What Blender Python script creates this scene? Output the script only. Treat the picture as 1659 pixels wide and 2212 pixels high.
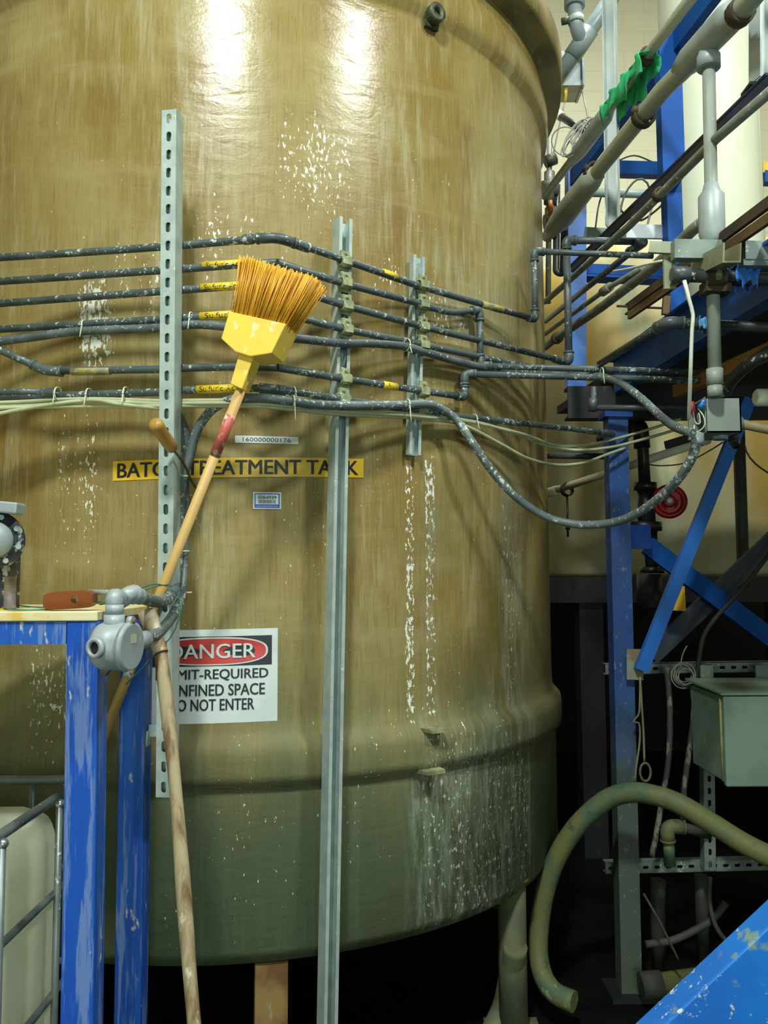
import bpy, bmesh, math, random
from mathutils import Vector, Matrix
random.seed(7)
PI = math.pi
for _o in list(bpy.data.objects): bpy.data.objects.remove(_o, do_unlink=True)
SC = bpy.context.scene
COL = SC.collection

# ------------------------------------------------------------------ camera
FPX, PITCH, ROLL, CAMZ = 1788.6, 0.0792, -0.0048, 1.5
cam_data = bpy.data.cameras.new('camera')
cam_data.sensor_fit = 'VERTICAL'; cam_data.sensor_height = 36.0
cam_data.lens = FPX / 2212 * 36.0
cam_data.clip_start = 0.05
cam = bpy.data.objects.new('camera', cam_data)
cam.matrix_world = Matrix.Translation((0, 0, CAMZ)) @ Matrix.Rotation(PI/2 + PITCH, 4, 'X') @ Matrix.Rotation(ROLL, 4, 'Z')
COL.objects.link(cam); SC.camera = cam

# ------------------------------------------------------------------ world, lamps, exposure
world = bpy.data.worlds.new('world'); SC.world = world; world.use_nodes = True
world.node_tree.nodes['Background'].inputs[0].default_value = (0.6, 0.8, 0.65, 1)
world.node_tree.nodes['Background'].inputs[1].default_value = 0.06
def lamp(name, loc, target, size, power, color):
    l = bpy.data.lights.new(name, 'AREA'); l.shape = 'DISK'; l.size = size; l.energy = power; l.color = color
    o = bpy.data.objects.new(name, l); o.location = loc
    o.rotation_euler = (Vector(target) - Vector(loc)).to_track_quat('-Z', 'Y').to_euler()
    COL.objects.link(o); return o
lamp('high_bay_lamp', (-0.55, -1.0, 5.3), (-0.4, 1.6, 1.6), 0.5, 215, (0.94, 1.0, 0.92))
lamp('high_bay_lamp', (2.5, -0.3, 5.6), (0.4, 2.4, 1.5), 0.5, 165, (0.94, 1.0, 0.92))
lamp('high_bay_lamp', (1.6, 3.7, 6.0), (1.6, 5.2, 2.2), 0.8, 150, (0.95, 1.0, 0.93))
lamp('low_fill_lamp', (0.6, -3.4, 1.5), (-0.6, 2.0, 0.9), 2.0, 72, (0.78, 1.0, 0.93))  # added fill lamp, low behind the camera, to brighten the lower parts
SC.view_settings.view_transform = 'Standard'; SC.view_settings.look = 'None'
SC.view_settings.exposure = 0.0; SC.view_settings.gamma = 1.0; SC.view_settings.use_curve_mapping = False
SC.cycles.max_bounces = 7; SC.cycles.diffuse_bounces = 5; SC.cycles.glossy_bounces = 3
SC.cycles.sample_clamp_indirect = 4.0; SC.cycles.use_denoising = True

# ------------------------------------------------------------------ pixel rays to points in the place
TCX, TCY, TR, TZB = -0.559, 3.519, 1.235, 0.46
def ray(px, py):
    x, y = px - 829.5, -(py - 1106.0)
    c, s = math.cos(ROLL), math.sin(ROLL); x, y = c*x - s*y, s*x + c*y
    cp, sp = math.cos(PITCH), math.sin(PITCH)
    return Vector((x, FPX*cp - y*sp, FPX*sp + y*cp)) / FPX
C0 = Vector((0, 0, CAMZ))
def P(px, py, Y):
    d = ray(px, py); return C0 + d * (Y / d.y)
def onplane(px, py, p0, n):
    d = ray(px, py); n = Vector(n); return C0 + d * ((Vector(p0) - C0).dot(n) / d.dot(n))
_L0, _B0, _R0 = Vector((-1.025, 2.21, 0)), Vector((-.27, 2.10, 0)), Vector((.51, 2.76, 0))
def _nrm(a, b):
    t = (b - a).normalized(); return Vector((t.y, -t.x, 0))
NL, NR = _nrm(_L0, _B0), _nrm(_B0, _R0)
def S(px, py, off=0.0):
    """pipe surface around the tank; off is metres towards the viewer"""
    n = NL if px < 600 else NR
    return onplane(px, py, _B0 + n * off, n)
def A(px, py, X0=1.04):
    """vertical plane running back along the platform: X + .084 Y = X0"""
    return onplane(px, py, (X0, 0, 0), (1, .084, 0))
def onZ(px, py, z):
    d = ray(px, py); return C0 + d * ((z - CAMZ) / d.z)
def T(px, py, off=0.0):
    d = ray(px, py); R = TR + off
    a = d.x*d.x + d.y*d.y; b = -2*(d.x*TCX + d.y*TCY); c = TCX**2 + TCY**2 - R*R
    D = b*b - 4*a*c
    if D < 0: D = 0
    return C0 + d * ((-b - math.sqrt(D)) / (2*a))
def tank_uv(px, py):
    p = T(px, py); return TR * math.atan2(p.x - TCX, -(p.y - TCY)), p.z

# ------------------------------------------------------------------ materials
MATS = {}
class NT:
    def __init__(self, m):
        self.t = m.node_tree; self.n = self.t.nodes; self.l = self.t.links
    def add(self, typ, **kw):
        n = self.n.new(typ)
        for k, v in kw.items(): setattr(n, k, v)
        return n
    def put(self, sock, v):
        if isinstance(v, (int, float)): sock.default_value = v
        elif isinstance(v, tuple): sock.default_value = v if len(v) == len(sock.default_value) else tuple(v) + (1,)
        else: self.l.new(v, sock)
    def math(self, op, a, b=0.0, c=None, clamp=False):
        n = self.add('ShaderNodeMath', operation=op, use_clamp=clamp)
        self.put(n.inputs[0], a); self.put(n.inputs[1], b)
        if c is not None: self.put(n.inputs[2], c)
        return n.outputs[0]
    def mix(self, f, a, b):
        n = self.add('ShaderNodeMix', data_type='RGBA')
        self.put(n.inputs[0], f); self.put(n.inputs[6], a); self.put(n.inputs[7], b)
        return n.outputs[2]
    def ramp(self, v, lo, hi, a=0.0, b=1.0):
        n = self.add('ShaderNodeMapRange', interpolation_type='SMOOTHSTEP')
        self.put(n.inputs[0], v)
        for i, q in enumerate((lo, hi, a, b)): self.put(n.inputs[1+i], q)
        return n.outputs[0]
    def noise(self, vec, scale, stretch=(1, 1, 1), detail=4, rough=.55, dist=0.0, off=(0, 0, 0)):
        mp = self.add('ShaderNodeMapping'); self.l.new(vec, mp.inputs[0])
        mp.inputs['Scale'].default_value = stretch; mp.inputs['Location'].default_value = off
        n = self.add('ShaderNodeTexNoise'); self.l.new(mp.outputs[0], n.inputs['Vector'])
        n.inputs['Scale'].default_value = scale; n.inputs['Detail'].default_value = detail
        n.inputs['Roughness'].default_value = rough; n.inputs['Distortion'].default_value = dist
        return n.outputs[0]
def newmat(name):
    m = bpy.data.materials.new(name); m.use_nodes = True; nt = NT(m)
    return m, nt, nt.n['Principled BSDF']
def M(name, col, rough=.5, metal=0.0, col2=None, nscale=9.0, stretch=(1, 1, 1), lo=.4, hi=.65,
      dust=0.0, dcol=(.55, .62, .56), dscale=70.0, dstretch=(1, 1, 1), bump=0.0, bscale=60.0, bstretch=(1, 1, 1),
      wear=0.0, wcol=(.35, .3, .25), wscale=14.0, wstretch=(1, 1, .3), spec=.5):
    if name in MATS: return MATS[name]
    m, nt, b = newmat(name)
    tc = nt.add('ShaderNodeTexCoord').outputs['Object']
    c2 = col2 if col2 else tuple(x*.72 for x in col)
    c = nt.mix(nt.ramp(nt.noise(tc, nscale, stretch), lo, hi), tuple(col)+(1,), tuple(c2)+(1,))
    if wear > 0:
        c = nt.mix(nt.ramp(nt.noise(tc, wscale, wstretch, 6, .65, off=(3, 1, 7)), .72-wear*.4, .80-wear*.35), c, tuple(wcol)+(1,))
    if dust > 0:
        v = nt.noise(tc, dscale, dstretch, 3, .6, off=(9, 4, 2))
        big = nt.noise(tc, 5.0, (1, 1, 1), 2, .5, off=(1, 8, 3))
        v = nt.math('ADD', v, nt.math('MULTIPLY', nt.math('SUBTRACT', big, .5), .5))
        c = nt.mix(nt.ramp(v, .70-dust*.25, .78-dust*.22), c, tuple(dcol)+(1,))
    nt.put(b.inputs['Base Color'], c)
    b.inputs['Roughness'].default_value = rough; b.inputs['Metallic'].default_value = metal
    b.inputs['Specular IOR Level'].default_value = spec
    if bump > 0:
        bp = nt.add('ShaderNodeBump'); bp.inputs['Strength'].default_value = bump; bp.inputs['Distance'].default_value = .004
        nt.l.new(nt.noise(tc, bscale, bstretch), bp.inputs['Height']); nt.l.new(bp.outputs[0], b.inputs['Normal'])
    MATS[name] = m; return m

# ------------------------------------------------------------------ mesh helpers (all in world metres)
def quad_ring(bm, r0, r1, mi=0):
    n = len(r0)
    for i in range(n):
        f = bm.faces.new((r0[i], r0[(i+1) % n], r1[(i+1) % n], r1[i])); f.material_index = mi; f.smooth = True
def catmull(pts, step=.02):
    pts = [Vector(p) for p in pts]
    if len(pts) < 3: return pts
    e = [pts[0]*2 - pts[1]] + pts + [pts[-1]*2 - pts[-2]]
    out = []
    for i in range(1, len(e)-2):
        p0, p1, p2, p3 = e[i-1:i+3]
        n = max(2, int((p2-p1).length / step))
        for k in range(n):
            t = k / n
            out.append(.5*((2*p1) + (p2-p0)*t + (2*p0-5*p1+4*p2-p3)*t*t + (3*p1-p0-3*p2+p3)*t**3))
    out.append(pts[-1]); return out
def fillet(pts, r, n=6):
    pts = [Vector(p) for p in pts]; out = [pts[0]]
    for i in range(1, len(pts)-1):
        a, b, c = pts[i-1], pts[i], pts[i+1]
        k = min(r, (a-b).length*.45, (c-b).length*.45)
        p, q = b + (a-b).normalized()*k, b + (c-b).normalized()*k
        for j in range(n+1):
            t = j / n; out.append(p*(1-t)**2 + b*2*t*(1-t) + q*t*t)
    out.append(pts[-1]); return out
def tube(bm, pts, r, seg=12, cap=True, mi=0, rib=None):
    pts = [Vector(p) for p in pts]
    q = [pts[0]]
    for p in pts[1:]:
        if (p - q[-1]).length > 1e-5: q.append(p)
    pts = q; n = len(pts)
    if n < 2: return
    t0 = (pts[1]-pts[0]).normalized()
    u = t0.orthogonal().normalized(); rings = []; prev = t0
    for i, p in enumerate(pts):
        t = (pts[min(i+1, n-1)] - pts[max(i-1, 0)])
        t = t.normalized() if t.length > 1e-9 else prev
        u = prev.rotation_difference(t) @ u; u = (u - t*u.dot(t)).normalized(); w = t.cross(u); prev = t
        rr = r[i] if isinstance(r, (list, tuple)) else r
        if rib: rr += rib if (i // 1) % 2 else 0
        rings.append([bm.verts.new(p + (u*math.cos(2*PI*k/seg) + w*math.sin(2*PI*k/seg))*rr) for k in range(seg)])
    for a, b in zip(rings, rings[1:]): quad_ring(bm, a, b, mi)
    if cap:
        f = bm.faces.new(rings[0][::-1]); f.material_index = mi
        f = bm.faces.new(rings[-1]); f.material_index = mi
def resample(pts, step):
    pts = [Vector(p) for p in pts]; out = [pts[0]]; need = step
    for a, b in zip(pts, pts[1:]):
        L = (b-a).length; d = need
        while d <= L and L > 0:
            out.append(a + (b-a)*(d/L)); d += step
        need = d - L
    return out
def flex(bm, pts, r, pitch=.0075, seg=10):
    tube(bm, resample(catmull(pts, .01), pitch/2), r, seg, rib=r*.09)
def lathe(bm, prof, c, axis=(0, 0, 1), seg=24, mi=0, closed=False):
    """prof: (radius, distance along axis)"""
    axis = Vector(axis).normalized(); u = axis.orthogonal().normalized(); w = axis.cross(u); c = Vector(c); rings = []
    for r, h in prof:
        rings.append([bm.verts.new(c + axis*h + (u*math.cos(2*PI*k/seg) + w*math.sin(2*PI*k/seg))*max(r, 1e-4)) for k in range(seg)])
    for a, b in zip(rings, rings[1:]): quad_ring(bm, a, b, mi)
    if closed: quad_ring(bm, rings[-1], rings[0], mi)
    else:
        bm.faces.new(rings[0][::-1]).material_index = mi; bm.faces.new(rings[-1]).material_index = mi
def hexa(bm, c, mi=0):
    v = [bm.verts.new(p) for p in c]
    for f in ((0, 3, 2, 1), (4, 5, 6, 7), (0, 1, 5, 4), (1, 2, 6, 5), (2, 3, 7, 6), (3, 0, 4, 7)):
        bm.faces.new([v[i] for i in f]).material_index = mi
def box(bm, lo, hi, mi=0):
    (a, b, c), (d, e, f) = lo, hi
    hexa(bm, [(a, b, c), (d, b, c), (d, e, c), (a, e, c), (a, b, f), (d, b, f), (d, e, f), (a, e, f)], mi)
def frame_of(a, b, side):
    t = (Vector(b)-Vector(a)).normalized(); s = Vector(side); s = (s - t*s.dot(t)).normalized(); return t, s, s.cross(t)
def bar(bm, a, b, w, h, side=(1, 0, 0), mi=0):
    """rectangular bar from a to b, w along side, h across"""
    a, b = Vector(a), Vector(b); t, s, u = frame_of(a, b, side); s = s*w/2; u = u*h/2
    hexa(bm, [a-s-u, a+s-u, a+s+u, a-s+u, b-s-u, b+s-u, b+s+u, b-s+u], mi)
def extrude(bm, poly, a, b, side=(1, 0, 0), mi=0, closed=True):
    """closed outline poly [(s,u)] swept from a to b"""
    a, b = Vector(a), Vector(b); t, s, u = frame_of(a, b, side)
    r0 = [bm.verts.new(a + s*x + u*y) for x, y in poly]; r1 = [bm.verts.new(b + s*x + u*y) for x, y in poly]
    n = len(poly)
    for i in range(n): bm.faces.new((r0[i], r0[(i+1) % n], r1[(i+1) % n], r1[i])).material_index = mi
    bm.faces.new(r0[::-1]).material_index = mi; bm.faces.new(r1).material_index = mi
def u_outline(w, h, t, lip=0.0):
    """channel outline, open towards +u: width w, depth h, wall t, inward lips"""
    x = w/2
    p = [(-x, 0), (x, 0), (x, h)]
    p += [(x-lip, h), (x-lip, h-t), (x-t, h-t)] if lip > t else [(x-t, h)]
    p += [(x-t, t), (-x+t, t)]
    p += [(-x+t, h-t), (-x+lip, h-t), (-x+lip, h)] if lip > t else [(-x+t, h)]
    p += [(-x, h)]
    return p
def slotted(bm, a, b, w, t, side, pitch=.0508, sl=.028, sw=.014, first=.5, mi=0, n=16):
    """flat web with real slots from a to b"""
    a, b = Vector(a), Vector(b); L = (b-a).length; tt, s, u = frame_of(a, b, side)
    k = max(1, int(L / pitch)); pitch = L / k
    for i in range(k):
        c = a + tt*(pitch*(i+.5)); out, inn = [], []
        for j in range(n):
            th = 2*PI*(j+.5)/n; dx, dy = math.cos(th), math.sin(th)
            q = min((w/2)/abs(dx), (pitch/2)/abs(dy)); out.append((dx*q, dy*q))
            ex, ey = dx*sw/2, dy*sw/2; ey += (sl-sw)/2*(1 if dy > 0 else -1); inn.append((ex, ey))
        cs = [(w/2, pitch/2), (-w/2, pitch/2), (-w/2, -pitch/2), (w/2, -pitch/2)]
        for cx, cy in cs:                                   # snap nearest samples to the corners
            j = min(range(n), key=lambda j: (out[j][0]-cx)**2 + (out[j][1]-cy)**2); out[j] = (cx, cy)
        lay = []
        for z in (0, t):
            lay.append(([bm.verts.new(c + s*x + tt*y + u*z) for x, y in out], [bm.verts.new(c + s*x + tt*y + u*z) for x, y in inn]))
        for j in range(n):
            m = (j+1) % n
            (o0, i0), (o1, i1) = lay
            for f in ((o0[j], o0[m], i0[m], i0[j]), (o1[m], o1[j], i1[j], i1[m]), (i0[j], i0[m], i1[m], i1[j]), (o0[m], o0[j], o1[j], o1[m])):
                bm.faces.new(f).material_index = mi
def sphere(bm, c, r, sc=(1, 1, 1), mi=0, seg=16):
    res = bmesh.ops.create_uvsphere(bm, u_segments=seg, v_segments=seg//2, radius=r, matrix=Matrix.Translation(c) @ Matrix.Diagonal((*sc, 1)))
    for v in res['verts']:
        for f in v.link_faces: f.material_index = mi; f.smooth = True

# ------------------------------------------------------------------ objects
def build(name, bm, mats, parent=None, origin=None, recalc=True):
    if recalc: bmesh.ops.recalc_face_normals(bm, faces=bm.faces[:])
    if origin is None:
        if parent is not None: origin = parent['_o']
        else:
            xs = [v.co for v in bm.verts]
            origin = (sum(v.x for v in xs)/len(xs), sum(v.y for v in xs)/len(xs), min(v.z for v in xs))
    o3 = Vector(origin); bmesh.ops.translate(bm, verts=bm.verts[:], vec=-o3)
    me = bpy.data.meshes.new(name); bm.to_mesh(me); bm.free()
    for m in (mats if isinstance(mats, (list, tuple)) else [mats]): me.materials.append(m)
    o = bpy.data.objects.new(name, me); COL.objects.link(o)
    if parent is not None: o.parent = parent
    else: o.location = o3
    o['_o'] = list(o3); return o
def tag(o, label, cat, group=None, kind=None):
    o['label'] = label; o['category'] = cat
    if group: o['group'] = group
    if kind: o['kind'] = kind
    return o
def thing(name, loc, label, cat, group=None):
    o = bpy.data.objects.new(name, None); o.location = loc; o.empty_display_size = .05; COL.objects.link(o)
    o['_o'] = list(loc); return tag(o, label, cat, group)
def one(name, bm, mat, label, cat, group=None):
    return tag(build(name, bm, mat), label, cat, group)
def struct(name, bm, mat):
    o = build(name, bm, mat); o['kind'] = 'structure'; return o
NB = bmesh.new

_txt = {}
def text_shape(body, bold=.0):
    """flat lettering as (verts, faces) scaled to a unit box: width w, height 1"""
    if (body, bold) in _txt: return _txt[(body, bold)]
    cu = bpy.data.curves.new('lettering', 'FONT'); cu.body = body; cu.size = 1.0; cu.offset = bold; cu.resolution_u = 3
    ob = bpy.data.objects.new('lettering', cu); COL.objects.link(ob)
    dg = bpy.context.evaluated_depsgraph_get(); me = bpy.data.meshes.new_from_object(ob.evaluated_get(dg))
    vs = [(v.co.x, v.co.y) for v in me.vertices]; fs = [tuple(p.vertices) for p in me.polygons]
    bpy.data.objects.remove(ob); bpy.data.curves.remove(cu); bpy.data.meshes.remove(me)
    x0, x1 = min(v[0] for v in vs), max(v[0] for v in vs); y0, y1 = min(v[1] for v in vs), max(v[1] for v in vs)
    vs = [((x-x0)/(x1-x0), (y-y0)/(y1-y0)) for x, y in vs]
    _txt[(body, bold)] = (vs, fs); return vs, fs
def put_text(bm, body, mapf, x0, y0, w, h, mi, bold=.0):
    vs, fs = text_shape(body, 0)
    V = [bm.verts.new(mapf(x0 + x*w, y0 + y*h)) for x, y in vs]
    for f in fs:
        try:
            q = bm.faces.new([V[i] for i in f]); q.material_index = mi
        except ValueError: pass
    if bold > 0:                                            # heavier strokes: the same letters set again a hair to the side
        for k, (dx, dy) in enumerate(((bold, 0), (bold/2, bold*.6))): put_text(bm, body, lambda x, y: mapf(x, y, .0007*(k+1)), x0 + dx*h, y0 + dy*h*.5, w, h, mi, 0)
# ================================================================== the setting
m_floor = M('dark_wet_concrete', (.006, .007, .006), .8, 0, (.003, .0035, .003), 6, bump=.3, spec=.08)
m_wall = M('cream_block_wall', (.42, .38, .26), .75, 0, (.36, .33, .22), 3)
m_dark = M('dark_wall', (.05, .055, .05), .8)
m_ceil = M('ceiling_panels', (.28, .28, .25), .8)
bm = NB(); box(bm, (-3.2, -4.2, -.1), (4.6, 7.5, 0)); struct('floor', bm, m_floor)
mw, nt, b = newmat('painted_block_wall')
tc = nt.add('ShaderNodeTexCoord').outputs['Object']
mp = nt.add('ShaderNodeMapping'); nt.l.new(tc, mp.inputs[0]); mp.inputs['Rotation'].default_value = (PI/2, 0, 0)
br = nt.add('ShaderNodeTexBrick'); nt.l.new(mp.outputs[0], br.inputs['Vector'])
br.inputs['Scale'].default_value = 1.3; br.inputs['Mortar Size'].default_value = .007
br.inputs['Color1'].default_value = (.70, .68, .49, 1); br.inputs['Color2'].default_value = (.68, .66, .475, 1); br.inputs['Mortar'].default_value = (.63, .61, .43, 1)
nt.l.new(br.outputs['Color'], b.inputs['Base Color']); b.inputs['Roughness'].default_value = .7
bm = NB(); box(bm, (-3.2, 7.3, 0), (4.6, 7.5, 7)); struct('wall_back', bm, mw)
bm = NB(); box(bm, (-3.2, 7.26, 0), (4.6, 7.30, 1.36)); struct('shade_panel', bm, M('painted_shade_black', (.012, .013, .012), .8))  # black panel stands in for the shade low on the back wall
bm = NB(); box(bm, (-3.4, -4.2, 0), (-3.2, 7.5, 7)); struct('wall_left', bm, m_wall)
bm = NB(); box(bm, (4.6, -4.2, 0), (4.8, 7.5, 7)); struct('wall_right', bm, m_wall)
bm = NB(); box(bm, (-3.2, -4.4, 0), (4.6, -4.2, 7)); struct('wall_front', bm, m_wall)
bm = NB(); box(bm, (-3.2, -4.2, 7), (4.6, 7.5, 7.1)); struct('ceiling', bm, m_ceil)

# ================================================================== the big tank
def uvrect(px0, py0, px1, py1):
    u0, v1 = tank_uv(px0, py0); u1, v0 = tank_uv(px1, py1)
    return u0, u1, v0, v1
m_tank, nt, b = newmat('fibreglass_laminate')
uv = nt.add('ShaderNodeUVMap', uv_map='wrap').outputs[0]
sp = nt.add('ShaderNodeSeparateXYZ'); nt.l.new(uv, sp.inputs[0]); U, V = sp.outputs[0], sp.outputs[1]
def area(r, a, fu=.03, fv=.12):
    u0, u1, v0, v1 = r
    k = nt.math('MULTIPLY', nt.ramp(U, u0-fu, u0+fu), nt.ramp(U, u1-fu, u1+fu, 1.0, 0.0))
    k = nt.math('MULTIPLY', k, nt.ramp(V, v0-fv, v0+fv)); k = nt.math('MULTIPLY', k, nt.ramp(V, v1-fv, v1+fv, 1.0, 0.0))
    return nt.math('MULTIPLY', k, a)
def addall(l):
    s = l[0]
    for x in l[1:]: s = nt.math('MAXIMUM', s, x)
    return s
big = nt.noise(uv, 2.2, (1, .6, 1), 4, .55)
c = nt.mix(nt.ramp(big, .35, .68), (.290, .232, .084, 1), (.205, .140, .031, 1))
# brown runs and pale vertical veils
c = nt.mix(nt.math('MULTIPLY', nt.ramp(nt.noise(uv, 6, (1, .30, 1), 6, .65, off=(2, 5, 0)), .50, .68), .55), c, (.165, .092, .016, 1))
c = nt.mix(nt.math('MULTIPLY', nt.math('MULTIPLY', nt.ramp(nt.noise(uv, 26, (1, .09, 1), 5, .7, off=(7, 1, 0)), .46, .68), nt.ramp(nt.noise(uv, 2.6, (1, .5, 1), 3, .6, off=(11, 2, 0)), .38, .62)), .70), c, (.38, .36, .21, 1))
fine = nt.noise(uv, 150, (1, .05, 1), 4, .7, off=(3, 7, 0)); fleck = nt.noise(uv, 210, (1, .5, 1), 3, .7, off=(6, 7, 0))
c = nt.mix(nt.math('MULTIPLY', nt.ramp(fine, .50, .72), .22), c, (.38, .34, .17, 1))
c = nt.mix(nt.math('MULTIPLY', nt.ramp(fine, .50, .32), .38), c, (.12, .080, .018, 1))
c = nt.mix(nt.math('MULTIPLY', nt.ramp(fleck, .56, .72), .16), c, (.46, .43, .28, 1))
# helical winding bands
hel = nt.noise(uv, 10, (.25, 1.0, 1), 3, .5, dist=.4, off=(0, 3, 1))
c = nt.mix(nt.math('MULTIPLY', nt.ramp(hel, .52, .72), .28), c, (.38, .31, .15, 1))
# grey-green grime at the foot
foot = nt.math('ADD', V, nt.math('MULTIPLY', nt.math('SUBTRACT', nt.noise(uv, 6, (1, .25, 1), 4, .6, off=(4, 4, 0)), .5), .55))
c = nt.mix(nt.ramp(foot, .70, 1.50, .86, 0.0), c, (.066, .102, .060, 1))
c = nt.mix(nt.math('MULTIPLY', nt.ramp(nt.noise(uv, 34, (1, .045, 1), 5, .7, off=(1, 2, 0)), .50, .70), nt.ramp(foot, .6, 1.2, .6, 0.0)), c, (.120, .155, .095, 1))
# pale wash on the right
wash = addall([area(uvrect(880, 1590, 1150, 2010), .75, .04, .18), area(uvrect(1075, 1010, 1135, 1560), .60, .05, .15), area(uvrect(930, 560, 1120, 800), .50, .07, .15),
               area(uvrect(1010, 250, 1165, 620), .35, .10, .3), area(uvrect(905, 990, 960, 1570), .3, .04, .1)])
wn = nt.ramp(nt.noise(uv, 40, (1, .13, 1), 5, .75, off=(5, 9, 0)), .40, .70)
c = nt.mix(nt.math('MULTIPLY', wash, wn), c, (.34, .40, .31, 1))
# white splatter
den = addall([area(uvrect(170, 590, 245, 800), .95, .03, .1), area(uvrect(120, 880, 210, 1300), .60, .03, .2), area(uvrect(60, 1350, 160, 1640), .70, .03, .2),
              area(uvrect(590, 215, 770, 480), .74, .04, .12), area(uvrect(400, 430, 570, 590), .66, .04, .1), area(uvrect(815, 530, 880, 660), .62, .03, .08),
              area(uvrect(872, 985, 898, 1560), .90, .008, .05), area(uvrect(915, 985, 945, 1560), .74, .008, .05), area(uvrect(865, 610, 1010, 760), .70, .03, .06),
              area(uvrect(895, 1570, 1150, 2000), .58, .05, .2), area(uvrect(1075, 1020, 1130, 1560), .55, .04, .2), area(uvrect(225, 520, 350, 720), .62, .04, .1),
              area(uvrect(60, 250, 1160, 1950), .26, .1, .2)])
n1 = nt.noise(uv, 105, (1, .42, 1), 4, .62, off=(3, 3, 0)); n2 = nt.noise(uv, 10, (1, .16, 1), 3, .6, off=(8, 3, 0))
v = nt.math('ADD', n1, nt.math('MULTIPLY', nt.math('SUBTRACT', n2, .5), .35))
thr = nt.math('SUBTRACT', .765, nt.math('MULTIPLY', den, .285))
spl = nt.ramp(nt.math('SUBTRACT', v, thr), 0.0, .035)
c = nt.mix(spl, c, (.72, .76, .68, 1))
nt.put(b.inputs['Base Color'], c)
nt.put(b.inputs['Roughness'], nt.ramp(V, 2.2, 3.05, .62, .25))
b.inputs['Specular IOR Level'].default_value = .34
h = nt.math('ADD', nt.math('MULTIPLY', nt.noise(uv, 26, (.45, 1.0, 1), 3, .5, dist=.5), .8), nt.math('MULTIPLY', nt.noise(uv, 120, (1, 1, 1), 2), .12))
bp = nt.add('ShaderNodeBump'); bp.inputs['Strength'].default_value = .22; bp.inputs['Distance'].default_value = .010
nt.l.new(h, bp.inputs['Height']); nt.l.new(bp.outputs[0], b.inputs['Normal'])

m_rim = M('stained_flange', (.20, .15, .035), .55, 0, (.10, .07, .015), 5, wear=.35, wcol=(.16, .19, .03), wscale=10)
m_lug = M('dark_grimy_steel', (.05, .06, .04), .55, .3, (.11, .12, .06), 30)
tank = thing('storage_tank', (TCX, TCY, TZB), 'huge round brown fibreglass tank with white drip stains, filling the middle', 'tank')
def tank_body():
    bm = NB(); ul = bm.loops.layers.uv.new('wrap')
    R = TR; zb, zm, zl = TZB, 0.943, 3.271
    prof = [(.02, zb), (R-.05, zb), (R-.012, zb+.01), (R+.012, zb+.05), (R+.012, zm-.02), (R+.014, zm-.004), (R+.034, zm+.008), (R+.037, zm+.03), (R+.037, zm+.080), (R+.032, zm+.105), (R+.014, zm+.125), (R+.003, zm+.140), (R, zm+.19)]
    k = 26
    prof += [(R, zm+.19 + (zl-.02-zm-.19)*i/k) for i in range(1, k+1)]
    prof += [(R+.004, zl-.004), (R+.022, zl+.012), (R+.030, zl+.05), (R+.030, zl+.10), (R+.016, zl+.15), (R+.012, zl+.20)]
    seg = 192; rings = []
    for r, z in prof:
        rings.append([(bm.verts.new((TCX + r*math.sin(2*PI*j/seg), TCY - r*math.cos(2*PI*j/seg), z)), z) for j in range(seg)])
    for a, c2 in zip(rings, rings[1:]):
        for j in range(seg):
            m = (j+1) % seg; f = bm.faces.new((a[j][0], a[m][0], c2[m][0], c2[j][0])); f.smooth = True
            for l, (jj, zz) in zip(f.loops, ((j, a[j][1]), (j+1, a[j][1]), (j+1, c2[j][1]), (j, c2[j][1]))):
                ang = 2*PI*jj/seg
                if ang > PI + 1e-6 or (jj == j+1 and j >= seg//2): ang -= 2*PI
                if j >= seg//2 and jj == j and abs(ang-PI) < 1e-6: ang = -PI
                l[ul].uv = (TR*ang, zz)
    o = build('shell', bm, m_tank, tank)
    return o
tank_body()
bm = NB(); zl = 3.271; R = TR
lathe(bm, [(R+.010, zl+.20), (R+.022, zl+.215), (R+.085, zl+.222), (R+.092, zl+.24), (R+.092, zl+.33), (R+.08, zl+.345), (R-.02, zl+.35), (R-.02, zl+.20)], (TCX, TCY, 0), seg=192, closed=True)
build('rim_flange', bm, m_rim, tank)
def radial(p):
    n = Vector((p.x-TCX, p.y-TCY, 0)).normalized(); return n, Vector((-n.y, n.x, 0))
# lifting lug under the rim
p = T(940, 38, .03); n, s = radial(p); bm = NB()
bar(bm, p + s*.026 - n*.02, p - s*.026 - n*.02, .05, .012, (0, 0, 1))
t_ = bmesh.ops.create_cone(bm, cap_ends=True, segments=20, radius1=.03, radius2=.03, depth=.014, matrix=Matrix.Translation(p + Vector((0, 0, .012)) - n*.004) @ n.to_track_quat('Z', 'Y').to_matrix().to_4x4())
lathe(bm, [(.030, -.007), (.030, .016), (.014, .016), (.014, -.007)], p + Vector((0, 0, .012)), n, 20, closed=True)
build('lifting_lug', bm, m_lug, tank)
for (px, py, w) in ((935, 1575, .07), (928, 1663, .085)):
    p = T(px, py, .035); n, s = radial(p); bm = NB()
    hexa(bm, [p-s*w/2-n*.03-Vector((0, 0, .006)), p+s*w/2-n*.03-Vector((0, 0, .006)), p+s*w*.36+n*.035-Vector((0, 0, .006)), p-s*w*.36+n*.035-Vector((0, 0, .006)),
              p-s*w/2-n*.03+Vector((0, 0, .004)), p+s*w/2-n*.03+Vector((0, 0, .004)), p+s*w*.36+n*.035+Vector((0, 0, .004)), p-s*w*.36+n*.035+Vector((0, 0, .004))])
    build('tie_down_lug', bm, M('green_crusted_lug', (.30, .30, .15), .8, 0, (.12, .14, .07), 20), tank)
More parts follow.
